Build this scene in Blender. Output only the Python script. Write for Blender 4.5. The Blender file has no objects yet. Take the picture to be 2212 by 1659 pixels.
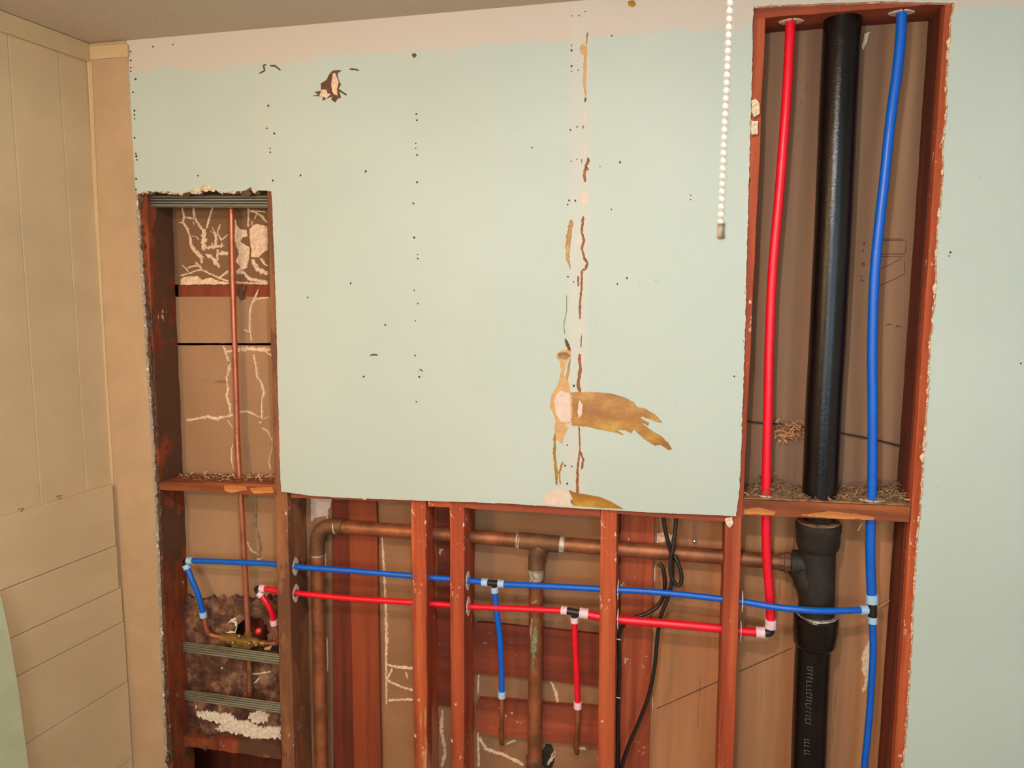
import bpy, bmesh, math, random
from mathutils import Vector, Matrix, noise as mnoise
random.seed(7)
PI = math.pi
# ------------------------------------------------------------------ camera
FPX, CX, CY = 1650.0, 1106.0, 829.5
CAM = Vector((0.0, -1.88, 1.72))
X_ = Vector((0.9774759, 0.02791631, -0.2091926))     # world axes seen in camera (x right, y down, z forward)
Y_ = Vector((0.21102461, -0.11482356, 0.97071322))
Z_ = Vector((0.00307849, -0.99299357, -0.11812829))
sc = bpy.context.scene
cd = bpy.data.cameras.new('camera'); cam = bpy.data.objects.new('camera', cd)
sc.collection.objects.link(cam); sc.camera = cam
cd.sensor_width = 36; cd.lens = 36 * FPX / 2212; cd.clip_start = 0.05
right = Vector((X_.x, Y_.x, Z_.x)); up = -Vector((X_.y, Y_.y, Z_.y)); fwd = Vector((X_.z, Y_.z, Z_.z))
cam.matrix_world = Matrix.Translation(CAM) @ Matrix((right, up, -fwd)).transposed().to_4x4()
cd.dof.use_dof = True; cd.dof.focus_distance = 1.95; cd.dof.aperture_fstop = 12
# ------------------------------------------------------------------ world and light
w = bpy.data.worlds.new('world'); sc.world = w; w.use_nodes = True
w.node_tree.nodes['Background'].inputs[0].default_value = (0.8, 0.9, 1.0, 1)
w.node_tree.nodes['Background'].inputs[1].default_value = 0.0
def area(name, loc, tgt, sx, sy, power, col):
    l = bpy.data.lights.new(name, 'AREA'); l.shape = 'RECTANGLE'; l.size = sx; l.size_y = sy
    l.energy = power; l.color = col
    o = bpy.data.objects.new(name, l); sc.collection.objects.link(o); o.location = loc
    o.rotation_euler = (Vector(tgt) - Vector(loc)).to_track_quat('-Z', 'Y').to_euler()
    return o
area('daylight_window_right', (1.15, -3.36, 1.62), (1.15, 0, 1.45), 0.7, 1.15, 14, (0.55, 0.84, 1.0))
area('daylight_window_left', (-0.45, -3.36, 1.62), (-0.45, 0, 1.45), 0.8, 1.15, 18, (0.76, 0.93, 1.0))
LAMP_W, LAMP_COL = 590.0, (1.0, 0.94, 0.90)
vs = sc.view_settings
vs.view_transform = 'Standard'; vs.look = 'None'; vs.gamma = 1; vs.use_curve_mapping = False
vs.exposure = 0.56
# ------------------------------------------------------------------ helpers
def V(px, py, Y=0.0):
    v = Vector((px - CX, py - CY, FPX))
    d = Vector((v.dot(X_), v.dot(Y_), v.dot(Z_)))
    return CAM + d * ((Y - CAM.y) / d.y)
def RAY(px, py):
    v = Vector((px - CX, py - CY, FPX))
    return Vector((v.dot(X_), v.dot(Y_), v.dot(Z_)))
WO = {}
def tag(o, label=None, cat=None, group=None, kind=None):
    if label: o['label'] = label
    if cat: o['category'] = cat
    if group: o['group'] = group
    if kind: o['kind'] = kind
    return o
def thing(name, label, cat, loc, group=None):
    o = bpy.data.objects.new(name, None); sc.collection.objects.link(o)
    o.empty_display_size = 0.03; o.location = loc; WO[o] = Vector(loc)
    return tag(o, label, cat, group)
def mk(name, geo, mat, parent=None, smooth=False, origin=None, bevel=0, mats=None):
    verts, faces = geo[0], geo[1]
    vs_ = [Vector(v) for v in verts]
    if origin is None:
        lo = Vector([min(v[i] for v in vs_) for i in range(3)]); hi = Vector([max(v[i] for v in vs_) for i in range(3)])
        origin = (lo + hi) / 2
    origin = Vector(origin)
    me = bpy.data.meshes.new(name)
    me.from_pydata([tuple(v - origin) for v in vs_], [], faces)
    bm = bmesh.new(); bm.from_mesh(me); bmesh.ops.recalc_face_normals(bm, faces=bm.faces[:]); bm.to_mesh(me); bm.free()
    for m in ([mat] if mats is None else mats): me.materials.append(m)
    if len(geo) > 2:
        for p, i in zip(me.polygons, geo[2]): p.material_index = i
    if smooth:
        for p in me.polygons: p.use_smooth = True
    o = bpy.data.objects.new(name, me); sc.collection.objects.link(o)
    WO[o] = origin
    if parent: o.parent = parent; o.location = origin - WO[parent]
    else: o.location = origin
    if bevel:
        b = o.modifiers.new('bevel', 'BEVEL'); b.width = bevel; b.segments = 2; b.limit_method = 'ANGLE'
    return o
def join(*gs):
    V0, F0 = [], []
    for g in gs:
        n = len(V0); V0 += list(g[0]); F0 += [tuple(i + n for i in f) for f in g[1]]
    return V0, F0
def tessel(pts, planar=(0, 2)):
    from mathutils.geometry import tessellate_polygon
    return [tuple(t) for t in tessellate_polygon([[Vector((p[planar[0]], p[planar[1]], 0)) for p in pts]])]
def slab(pts, d):
    """polygon of world points pushed by vector d, side faces get material 1"""
    d = Vector(d); n = len(pts)
    vs_ = [Vector(p) for p in pts] + [Vector(p) + d for p in pts]
    ax = (0, 2) if abs(d.y) >= abs(d.x) else (1, 2)
    if abs(d.z) > max(abs(d.x), abs(d.y)): ax = (0, 1)
    tri = tessel(pts, ax)
    fs = tri + [tuple(i + n for i in reversed(t)) for t in tri]
    mi = [0] * len(fs)
    for i in range(n):
        j = (i + 1) % n; fs.append((i, j, j + n, i + n)); mi.append(1)
    return vs_, fs, mi
def jag(pts, step, amp, closed=True, plane='y', keep=None):
    out = []; n = len(pts); m = n if closed else n - 1
    for i in range(m):
        a, b = Vector(pts[i]), Vector(pts[(i + 1) % n]); L = (b - a).length
        k = max(1, int(L / step))
        t = (b - a).normalized() if L > 1e-9 else Vector((1, 0, 0))
        nn = Vector((-t.z, 0, t.x))
        for q in range(k):
            p = a.lerp(b, q / k)
            if keep and keep(p): out.append(p); 
            else: out.append(p + nn * random.uniform(-amp, amp) + t * random.uniform(-.2, .2) * step * (q > 0))
    if not closed: out.append(Vector(pts[-1]))
    return out
def pslab(px, Y, th, step=0.006, amp=0.0012, roughen=True):
    """pixel outline on plane Y, thickness th towards the room"""
    p = [V(x, y, Y) for x, y in px]
    if roughen: p = jag(p, step, amp)
    return slab(p, (0, -th, 0))
def ribbon(px, wpx, Y, th=0.0015, jit=0.35, step=0.004):
    pts = [V(x, y, Y) for x, y in px]
    ws = wpx if isinstance(wpx, (list, tuple)) else [wpx] * len(px)
    mpp = 1.0 / 860.0
    P, W = [], []
    for i in range(len(pts) - 1):
        L = (pts[i + 1] - pts[i]).length; k = max(1, int(L / step))
        for q in range(k):
            P.append(pts[i].lerp(pts[i + 1], q / k)); W.append((ws[i] + (ws[i + 1] - ws[i]) * q / k) * mpp / 2)
    P.append(pts[-1]); W.append(ws[-1] * mpp / 2)
    vs_, fs = [], []
    for i, p in enumerate(P):
        a = P[max(0, i - 1)]; b = P[min(len(P) - 1, i + 1)]; t = (b - a).normalized(); n = Vector((-t.z, 0, t.x))
        if i in (0, len(P) - 1): wl = wr = W[i] * 0.25
        else: wl = W[i] * random.uniform(1 - jit, 1 + jit); wr = W[i] * random.uniform(1 - jit, 1 + jit)
        c = p + n * random.uniform(-.3, .3) * W[i] * jit
        for s, o in ((-1, 0), (-.6, -th), (.6, -th), (1, 0)):
            vs_.append(c + n * s * (wl if s < 0 else wr) + Vector((0, o, 0)))
    for i in range(len(P) - 1):
        for k in range(3): fs.append((i * 4 + k, i * 4 + k + 1, i * 4 + k + 5, i * 4 + k + 4))
        fs.append((i * 4 + 3, i * 4, i * 4 + 4, i * 4 + 7))
    fs.append((0, 1, 2, 3)); e = (len(P) - 1) * 4; fs.append((e, e + 1, e + 2, e + 3))
    return vs_, fs
def blob(cx, cy, rx, ry, n=14, jit=.2):
    return [(cx + rx * math.cos(2 * PI * i / n) * random.uniform(1 - jit, 1), cy + ry * math.sin(2 * PI * i / n) * random.uniform(1 - jit, 1)) for i in range(n)]
def crom(pts, sub):
    if sub <= 1 or len(pts) < 3: return pts
    out = []
    for i in range(len(pts) - 1):
        p0 = pts[max(0, i - 1)]; p1 = pts[i]; p2 = pts[i + 1]; p3 = pts[min(len(pts) - 1, i + 2)]
        for k in range(sub):
            t = k / sub
            out.append(0.5 * ((2 * p1) + (p2 - p0) * t + (2 * p0 - 5 * p1 + 4 * p2 - p3) * t * t + (3 * p1 - p0 - 3 * p2 + p3) * t ** 3))
    out.append(pts[-1]); return out
def tube(pts, r, seg=20, sub=1, cap=True):
    pts = [Vector(p) for p in pts]
    if isinstance(r, (list, tuple)): rs = list(r)
    else: rs = [r] * len(pts)
    if sub > 1 and len(pts) > 2:
        n0 = len(pts); pts = crom(pts, sub)
        rs = [rs[min(n0 - 1, i // sub)] for i in range(len(pts))]
    vs_, fs = [], []; ref = None
    for i, p in enumerate(pts):
        a = pts[max(0, i - 1)]; b = pts[min(len(pts) - 1, i + 1)]; t = (b - a)
        if t.length < 1e-9: t = pts[-1] - pts[0]
        t.normalize()
        if ref is None: ref = Vector((0, 1, 0)) if abs(t.y) < .9 else Vector((1, 0, 0))
        u = (ref - t * ref.dot(t)).normalized(); v = t.cross(u); ref = u
        for k in range(seg):
            an = 2 * PI * k / seg; vs_.append(p + (u * math.cos(an) + v * math.sin(an)) * rs[i])
    for i in range(len(pts) - 1):
        for k in range(seg):
            k2 = (k + 1) % seg; fs.append((i * seg + k, i * seg + k2, (i + 1) * seg + k2, (i + 1) * seg + k))
    if cap: fs.append(tuple(range(seg))); fs.append(tuple((len(pts) - 1) * seg + k for k in range(seg)))
    return vs_, fs
def lathe(a, b, prof, seg=28):
    """profile (t 0..1, radius) between two points"""
    a, b = Vector(a), Vector(b); t = (b - a).normalized()
    u = (Vector((0, 1, 0)) if abs(t.y) < .9 else Vector((1, 0, 0))); u = (u - t * u.dot(t)).normalized(); v = t.cross(u)
    vs_, fs = [], []
    for (s, r) in prof:
        for k in range(seg):
            an = 2 * PI * k / seg; vs_.append(a.lerp(b, s) + (u * math.cos(an) + v * math.sin(an)) * max(r, 1e-4))
    for i in range(len(prof) - 1):
        for k in range(seg):
            k2 = (k + 1) % seg; fs.append((i * seg + k, i * seg + k2, (i + 1) * seg + k2, (i + 1) * seg + k))
    fs.append(tuple(range(seg))); fs.append(tuple((len(prof) - 1) * seg + k for k in range(seg)))
    return vs_, fs
def box(lo, hi):
    x0, y0, z0 = lo; x1, y1, z1 = hi
    v = [(x0, y0, z0), (x1, y0, z0), (x1, y1, z0), (x0, y1, z0), (x0, y0, z1), (x1, y0, z1), (x1, y1, z1), (x0, y1, z1)]
    return v, [(0, 3, 2, 1), (4, 5, 6, 7), (0, 1, 5, 4), (1, 2, 6, 5), (2, 3, 7, 6), (3, 0, 4, 7)]
def smooth_by(o, ang=40):
    for p in o.data.polygons: p.use_smooth = True
    try:
        o.data.set_sharp_from_angle(angle=math.radians(ang))
    except Exception: pass
    return o
# ------------------------------------------------------------------ materials
def srgb(c): return tuple((x / 255 / 12.92 if x / 255 <= .04045 else ((x / 255 + .055) / 1.055) ** 2.4) for x in c) + (1,)
class M_:
    def __init__(s, name, rough=.7, metal=0, spec=None):
        s.m = bpy.data.materials.new(name); s.m.use_nodes = True; s.t = s.m.node_tree; s.n = s.t.nodes
        s.b = s.n['Principled BSDF']; s.b.inputs['Roughness'].default_value = rough; s.b.inputs['Metallic'].default_value = metal
        if spec is not None: s.b.inputs['Specular IOR Level'].default_value = spec
        s.tc = s.n.new('ShaderNodeTexCoord')
    def link(s, a, b): s.t.links.new(a, b)
    def noise(s, scale, vec=(1, 1, 1), detail=4, rough=.55, off=(0, 0, 0), dist=0):
        mp = s.n.new('ShaderNodeMapping'); mp.inputs['Scale'].default_value = vec; mp.inputs['Location'].default_value = off
        s.link(s.tc.outputs['Object'], mp.inputs[0])
        t = s.n.new('ShaderNodeTexNoise'); t.inputs['Scale'].default_value = scale; t.inputs['Detail'].default_value = detail
        t.inputs['Roughness'].default_value = rough; t.inputs['Distortion'].default_value = dist
        s.link(mp.outputs[0], t.inputs['Vector']); return t.outputs['Fac']
    def ramp(s, fac, stops, interp='LINEAR'):
        r = s.n.new('ShaderNodeValToRGB'); e = r.color_ramp.elements; r.color_ramp.interpolation = interp
        while len(e) > 1: e.remove(e[-1])
        e[0].position = stops[0][0]; e[0].color = stops[0][1]
        for p, c in stops[1:]:
            q = e.new(p); q.color = c
        s.link(fac, r.inputs[0]); return r.outputs[0]
    def mix(s, fac, a, b, mode='MIX'):
        m = s.n.new('ShaderNodeMix'); m.data_type = 'RGBA'; m.blend_type = mode
        for i, x in ((0, fac), (6, a), (7, b)):
            if hasattr(x, 'is_linked'): s.link(x, m.inputs[i])
            else: m.inputs[i].default_value = x
        return m.outputs[2]
    def math(s, op, a, b=0, c=0, clamp=False):
        m = s.n.new('ShaderNodeMath'); m.operation = op; m.use_clamp = clamp
        for i, x in enumerate((a, b, c)):
            if hasattr(x, 'is_linked'): s.link(x, m.inputs[i])
            else: m.inputs[i].default_value = x
        return m.outputs[0]
    def bump(s, fac, strength=.3, dist=.002):
        b = s.n.new('ShaderNodeBump'); b.inputs['Strength'].default_value = strength; b.inputs['Distance'].default_value = dist
        s.link(fac, b.inputs['Height']); s.link(b.outputs[0], s.b.inputs['Normal'])
    def col(s, x):
        if hasattr(x, 'is_linked'): s.link(x, s.b.inputs['Base Color'])
        else: s.b.inputs['Base Color'].default_value = x
        return s
def G(v): return (v, v, v, 1)
def plain(name, c, rough=.6, var=.06, scale=60, metal=0, bump=0, vec=(1, 1, 1), spec=None):
    k = M_(name, rough, metal, spec); f = k.noise(scale, vec)
    c1 = srgb([x * (1 - var) for x in c]); c2 = srgb([min(255, x * (1 + var)) for x in c])
    k.col(k.ramp(f, [(.3, c1), (.7, c2)]))
    if bump: k.bump(f, bump)
    return k.m
def wood(name, dark, mid, light, vec, rough=.75, specks=0.0, scale=1.0, patch=None, pamt=.6, gain=1.0):
    dark, mid, light = [(min(255, c[0] * gain), c[1] * gain * .86, c[2] * gain * .70) for c in (dark, mid, light)]
    k = M_(name, rough)
    f = k.noise(26 * scale, vec, 6, .65, dist=.4)
    g = k.noise(5 * scale, tuple(min(1.0, v * 2.2) for v in vec), 3)
    c = k.ramp(f, [(.28, srgb(dark)), (.5, srgb(mid)), (.74, srgb(light))])
    sh = k.ramp(g, [(.3, G(.62)), (.65, G(1.05))])
    c = k.mix(1.0, c, sh, 'MULTIPLY')
    if patch:
        pn = k.noise(9, tuple(min(1.0, v * 2.5) for v in vec), 5, .6, (3, 1, 2))
        c = k.mix(k.ramp(pn, [(pamt, G(0)), (pamt + .03, G(1))]), c, srgb(patch))
    if specks:
        s1 = k.noise(85, (1, 1, .55), 3, .6, (9, 4, 1)); s2 = k.noise(9, (1, 1, 1), 2, .5, (1, 7, 3))
        m = k.math('MULTIPLY', k.ramp(s1, [(.62, G(0)), (.66, G(1))]), k.ramp(s2, [(.62 - specks, G(0)), (.68 - specks, G(1))]))
        c = k.mix(m, c, srgb((225, 190, 170)))
    k.col(c); k.bump(f, .35, .0012)
    return k.m
VG, HG = (1, 1, .06), (.06, 1, 1)
MAT = {}
# painted drywall, with joint compound band and taped seam
k = M_('green_drywall', .62, spec=.3)
sep = k.n.new('ShaderNodeSeparateXYZ'); k.link(k.tc.outputs['Object'], sep.inputs[0])
X, Z = sep.outputs[0], sep.outputs[2]
n1 = k.noise(9, (1, 1, .45), 5, .62); n2 = k.noise(1.7, (1, 1, 1), 3)
paint = k.ramp(n2, [(.35, srgb((186, 199, 190))), (.65, srgb((193, 205, 197)))])
fine = k.noise(240, (1, 1, 1), 3); paint = k.mix(.5, paint, k.ramp(fine, [(.25, G(.93)), (.75, G(1.05))]), 'MULTIPLY')
h = k.math('ADD', Z, k.math('ADD', k.math('MULTIPLY', n1, .075), k.math('MULTIPLY', k.ramp(k.noise(75, (1, 1, .03), 2), [(.5, G(0)), (.8, G(1))]), .024)))
bandm = k.ramp(k.math('SUBTRACT', h, k.math('ADD', 2.352, k.math('MULTIPLY', X, .006))), [(0.0, G(0)), (.014, G(.85))])
paint = k.mix(bandm, paint, srgb((208, 194, 182)))
xs = V(1250, 600).x
seam = k.ramp(k.math('ADD', k.math('ABSOLUTE', k.math('SUBTRACT', X, xs)), k.math('MULTIPLY', n1, .02)), [(.028, G(.5)), (.04, G(0))])
paint = k.mix(seam, paint, srgb((206, 200, 192)))
xs2 = V(585, 600).x
seam = k.ramp(k.math('ADD', k.math('ABSOLUTE', k.math('SUBTRACT', X, xs2)), k.math('MULTIPLY', n1, .05)), [(.03, G(.22)), (.06, G(0))])
paint = k.mix(seam, paint, srgb((206, 196, 182)))
sp = k.noise(70, (1, 1, 1), 2, .5, (5, 5, 5)); paint = k.mix(k.ramp(sp, [(.765, G(0)), (.785, G(.55))]), paint, srgb((110, 105, 85)))
k.col(paint); k.bump(fine, .12, .0006); MAT['drywall'] = k.m
MAT['gypsum'] = plain('gypsum_core', (222, 200, 172), .9, .16, 180, bump=.6)
MAT['tan'] = plain('tan_wall_paint', (204, 178, 140), .55, .03, 7, bump=.05)
MAT['tan2'] = plain('beige_board_paint', (184, 154, 120), .55, .035, 9, bump=.05)
MAT['tan3'] = plain('cream_trim_paint', (200, 174, 134), .5, .03, 9)
MAT['wains'] = None
k = M_('wainscot_paint', .6); f = k.noise(4, (1, 1, 2), 5); f2 = k.noise(30, (1, 1, 1), 4)
c = k.ramp(f, [(.3, srgb((204, 176, 136))), (.7, srgb((214, 188, 148)))])
k.col(k.mix(k.ramp(f2, [(.68, G(0)), (.8, G(.3))]), c, srgb((150, 120, 85)))); k.bump(f2, .08, .001); MAT['wains'] = k.m
MAT['ceiling'] = plain('ceiling_paint', (190, 176, 160), .8, .03, 120, bump=.25)
MAT['white'] = plain('white_wall_paint', (222, 218, 208), .8, .02, 8)
MAT['floor'] = plain('grey_subfloor', (150, 128, 100), .8, .15, 5)
RED_D, RED_M, RED_L = (92, 34, 14), (148, 66, 34), (176, 92, 52)
MAT['stud'] = wood('red_brown_stud_wood', (122, 50, 26), (160, 80, 50), (190, 112, 78), VG, specks=.08, gain=1.08)
MAT['stud_or'] = wood('orange_stud_wood', (140, 62, 32), (176, 94, 58), (196, 120, 78), VG, specks=.09, gain=1.08)
MAT['stud_rough'] = wood('split_stud_wood', (122, 52, 26), (170, 88, 52), (214, 140, 92), VG, specks=.08, patch=(205, 136, 92), pamt=.55, gain=1.08)
MAT['stud_tan'] = wood('weathered_stud_wood', (112, 80, 58), (150, 110, 84), (186, 146, 120), (1, 1, .16), specks=.02, patch=(112, 68, 42), pamt=.54)
MAT['stud_dirty'] = wood('dirty_stud_wood', (84, 40, 18), (140, 72, 38), (172, 98, 60), (1, 1, .3), specks=.02, patch=(92, 58, 36), pamt=.5)
MAT['stud_dark'] = wood('dark_stud_wood', (60, 22, 9), (104, 42, 19), (128, 58, 30), VG)
MAT['board_or'] = wood('orange_nailer_wood', (132, 58, 26), (164, 82, 42), (178, 98, 54), VG, gain=.88)
MAT['board_h'] = wood('red_crosspiece_wood', (110, 44, 22), (150, 70, 40), (172, 90, 54), HG, specks=.05, gain=.86)
MAT['block'] = wood('old_blocking_wood', (88, 46, 22), (140, 84, 46), (176, 112, 66), HG, patch=(198, 138, 82), pamt=.6)
MAT['block_r'] = wood('red_blocking_wood', (118, 54, 34), (156, 82, 58), (182, 108, 82), HG, specks=.05)
MAT['end'] = MAT['stud_dark']
k = M_('brown_paper_board', .85); f = k.noise(3.2, (1.6, 1, .5), 3); f2 = k.noise(120, (1, 1, 1), 2)
c = k.ramp(f, [(.3, srgb((158, 118, 84))), (.7, srgb((178, 138, 102)))])
k.col(k.mix(.6, c, k.ramp(f2, [(.2, G(.9)), (.8, G(1.08))]), 'MULTIPLY')); MAT['lath'] = k.m
k = M_('dark_paper_board', .85); f = k.noise(3.2, (1.6, 1, .5), 3); k.col(k.ramp(f, [(.3, srgb((120, 84, 56))), (.7, srgb((136, 98, 66)))])); MAT['lath_dark'] = k.m
k = M_('brown_stained_board', .8); f = k.noise(7, (2.2, 1, .12), 4); f2 = k.noise(60, (1, 1, .05), 4); f3 = k.noise(22, (1, 1, .25), 5, .7, (2, 2, 2))
c = k.ramp(f, [(.3, srgb((154, 102, 64))), (.55, srgb((180, 124, 82))), (.75, srgb((192, 138, 94)))])
c = k.mix(k.ramp(f2, [(.66, G(0)), (.75, G(.55))]), c, srgb((96, 56, 32)))
c = k.mix(k.ramp(f3, [(.66, G(0)), (.72, G(.5))]), c, srgb((110, 66, 40))); k.col(c); MAT['ply'] = k.m
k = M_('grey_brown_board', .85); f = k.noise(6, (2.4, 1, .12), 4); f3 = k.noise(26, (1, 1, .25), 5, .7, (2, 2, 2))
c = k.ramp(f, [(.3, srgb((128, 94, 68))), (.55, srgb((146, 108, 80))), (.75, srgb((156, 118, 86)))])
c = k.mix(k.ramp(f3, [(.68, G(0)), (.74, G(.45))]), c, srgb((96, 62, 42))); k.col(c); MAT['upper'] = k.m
k = M_('brown_board_mid', .85); f = k.noise(6, (.6, 1, 1), 4); f3 = k.noise(15, (1, 1, 1), 5, .7, (2, 2, 2))
c = k.ramp(f, [(.3, srgb((140, 98, 66))), (.7, srgb((164, 120, 84)))])
c = k.mix(k.ramp(f3, [(.66, G(0)), (.74, G(.5))]), c, srgb((100, 62, 38))); k.col(c); MAT['mid'] = k.m
MAT['plaster'] = plain('plaster_ridge', (232, 196, 164), .9, .12, 90, bump=.6)
MAT['plaster_w'] = plain('white_plaster', (236, 214, 192), .9, .12, 120, bump=.8)
k = M_('rough_brown_mortar', .7); f = k.noise(15, (1, 1, 1), 8, .72); f2 = k.noise(70, (1, 1, 1.6), 5, .7, (4, 4, 4))
c = k.ramp(f, [(.36, srgb((44, 24, 16))), (.5, srgb((98, 60, 42))), (.62, srgb((160, 116, 86)))])
k.col(k.mix(k.ramp(f2, [(.66, G(0)), (.72, G(.75))]), c, srgb((196, 160, 130)))); k.bump(f, .9, .004); MAT['mortar'] = k.m
def copper(name, c, rough, tarn, amt):
    k = M_(name, rough, .55); f = k.noise(14, (1, 1, 1), 5, .65); f2 = k.noise(50, (1, 1, 1), 3)
    base = k.mix(k.ramp(f2, [(.3, G(0)), (.8, G(.5))]), srgb(c), srgb([min(255, x * 1.1) for x in c]))
    k.col(k.mix(k.ramp(f, [(amt, G(0)), (amt + .2, G(.85))]), base, srgb(tarn))); return k.m
MAT['copper_new'] = copper('bright_copper', (190, 112, 86), .36, (136, 72, 50), .5)
MAT['copper_old'] = copper('tarnished_copper', (172, 106, 70), .5, (120, 78, 52), .42)
MAT['copper_dull'] = copper('dull_fitting_copper', (140, 98, 70), .6, (104, 74, 52), .4)
MAT['solder'] = plain('solder_smear', (190, 180, 162), .5, .3, 110, metal=.4, bump=.6)
MAT['verdigris'] = plain('verdigris', (122, 132, 98), .9, .2, 110)
MAT['brass'] = copper('old_brass', (170, 132, 70), .38, (112, 84, 44), .45)
k = M_('tarry_cast_iron', .33, .0, .38); f = k.noise(190, (1, 1, 1), 4, .7); f2 = k.noise(16, (1, 1, .5), 5, .65)
c = k.ramp(f2, [(.3, srgb((12, 9, 9))), (.65, srgb((20, 16, 16))), (.8, srgb((44, 34, 30)))]); k.col(c)
k.link(k.ramp(f2, [(.3, G(.13)), (.7, G(.25))]), k.b.inputs['Roughness']); k.bump(f, .45, .0012); MAT['iron'] = k.m
k = M_('dusty_cast_iron', .6, .0, .4); f = k.noise(90, (1, 1, 1), 4, .7); f2 = k.noise(20, (1, 1, 1), 5, .65)
k.col(k.ramp(f2, [(.3, srgb((26, 21, 18))), (.6, srgb((42, 34, 30))), (.8, srgb((70, 56, 46)))])); k.bump(f, .4, .001); MAT['iron_d'] = k.m
MAT['iron_letter'] = plain('worn_raised_letter', (98, 88, 84), .45, .35, 60)
MAT['blue'] = plain('blue_pex', (0, 96, 206), .34, .04, 40)
MAT['red'] = plain('red_pex', (236, 16, 44), .34, .04, 40)
MAT['ring'] = plain('translucent_white_ring', (214, 218, 230), .4, .04, 60)
MAT['ring_b'] = plain('ring_blue_tint', (172, 204, 232), .4, .04, 60)
MAT['ring_r'] = plain('ring_pink_tint', (240, 204, 214), .4, .05, 60)
MAT['black'] = plain('black_fitting_plastic', (26, 24, 24), .4, .1, 40)
MAT['cable'] = plain('black_cable_jacket', (30, 26, 24), .42, .15, 40)
MAT['grommet'] = plain('white_plastic_grommet', (232, 214, 190), .45, .04, 60)
k = M_('galvanised_steel', .3, .75); f = k.noise(30, (.1, 1, 1), 4); k.col(k.ramp(f, [(.3, srgb((118, 124, 118))), (.7, srgb((176, 182, 176)))])); MAT['steel'] = k.m
k = M_('dirty_galvanised_steel', .4, .55); f = k.noise(30, (.15, 1, 1), 5); k.col(k.ramp(f, [(.3, srgb((110, 106, 90))), (.7, srgb((176, 172, 150)))])); MAT['steel_d'] = k.m
MAT['chain'] = plain('pale_metal_bead', (236, 222, 208), .35, .05, 80, metal=.25)
MAT['chain_end'] = plain('chain_bell_metal', (150, 132, 120), .3, .1, 80, metal=.85)
MAT['tear_brown'] = plain('torn_paper_brown', (140, 86, 40), .7, .2, 70)
MAT['tear_dark'] = plain('torn_paper_dark', (98, 66, 46), .8, .2, 70)
MAT['tear_tan'] = plain('torn_paper_tan', (204, 160, 104), .7, .07, 50)
MAT['tear_pink'] = plain('patching_compound', (222, 198, 184), .75, .04, 50)
k = M_('yellow_glue_patch', .32, 0, .5); f = k.noise(22, (.5, 1, 1), 5, .6); f2 = k.noise(60, (.3, 1, 1), 4)
c = k.ramp(f, [(.3, srgb((138, 80, 8))), (.5, srgb((168, 112, 20))), (.7, srgb((196, 160, 60)))])
k.col(k.mix(k.ramp(f2, [(.68, G(0)), (.75, G(.6))]), c, srgb((220, 190, 120)))); MAT['tear_gold'] = k.m
MAT['chip'] = wood('fresh_split_wood', (168, 104, 56), (204, 146, 90), (226, 176, 122), HG, scale=1.5)
MAT['hole'] = plain('dark_screw_hole', (48, 40, 28), .9, .2, 90)
MAT['ink'] = plain('faded_print_ink', (88, 58, 38), .9, .2, 90)
MAT['dust'] = plain('brown_dust', (140, 104, 74), .95, .3, 50, bump=.9)
MAT['shaving'] = plain('wood_shaving', (206, 142, 92), .8, .3, 30)
MAT['fluff'] = plain('grey_brown_fluff', (142, 112, 82), .95, .3, 40)
MAT['wire'] = plain('dark_wire', (48, 34, 26), .6, .2, 50)
MAT['redcap'] = plain('red_knob_plastic', (225, 60, 55), .35, .05, 40)
kb = M_('lamp_glow'); kb.b.inputs['Emission Color'].default_value = LAMP_COL + (1,)
MAT['porcelain'] = plain('white_porcelain', (235, 232, 224), .25, .02, 10)

# ------------------------------------------------------------------ setting
CEI_A, CEI_B = V(187, 95), V(1270, 0)
def zc(x): return CEI_A.z + (CEI_B.z - CEI_A.z) * (x - CEI_A.x) / (CEI_B.x - CEI_A.x)
XC = CEI_A.x                         # left corner
XR, YB = 2.0, -3.4
def struct(o): o['kind'] = 'structure'; return o
cx0, cx1 = XC - 1.0, XR + .1
struct(mk('ceiling', ([(cx0, YB, zc(cx0)), (cx1, YB, zc(cx1)), (cx1, .4, zc(cx1)), (cx0, .4, zc(cx0)),
    (cx0, YB, zc(cx0) + .1), (cx1, YB, zc(cx1) + .1), (cx1, .4, zc(cx1) + .1), (cx0, .4, zc(cx0) + .1)], box((0,0,0),(1,1,1))[1]), MAT['ceiling']))
struct(mk('floor', box((XC - 1.0, YB, -.1), (XR + .1, .4, 0)), MAT['floor']))
struct(mk('wall_right', box((XR, YB, 0), (XR + .1, .4, 2.55)), MAT['white']))
struct(mk('wall_rear', box((XC - .3, .30, 0), (XR, .36, 2.42)), MAT['stud_dark']))
# wall behind the camera with two window openings
yb0, yb1 = YB - .08, YB
front = join(box((XC - 1.0, yb0, 0), (XR + .1, yb1, 1.0)), box((XC - 1.0, yb0, 2.25), (XR + .1, yb1, 2.55)),
             box((XC - 1.0, yb0, 1.0), (-.9, yb1, 2.25)), box((.0, yb0, 1.0), (.75, yb1, 2.25)), box((1.55, yb0, 1.0), (XR + .1, yb1, 2.25)))
struct(mk('wall_front', front, MAT['white']))
for nm, x0, x1 in (('window_1', .75, 1.55), ('window_2', -.9, 0.0)):
    struct(mk(nm, join(box((x0, yb0, 1.0), (x0 + .04, yb1 + .01, 2.25)), box((x1 - .04, yb0, 1.0), (x1, yb1 + .01, 2.25)),
                box((x0, yb0, 1.0), (x1, yb1 + .01, 1.04)), box((x0, yb0, 2.21), (x1, yb1 + .01, 2.25))), MAT['white']))
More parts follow.
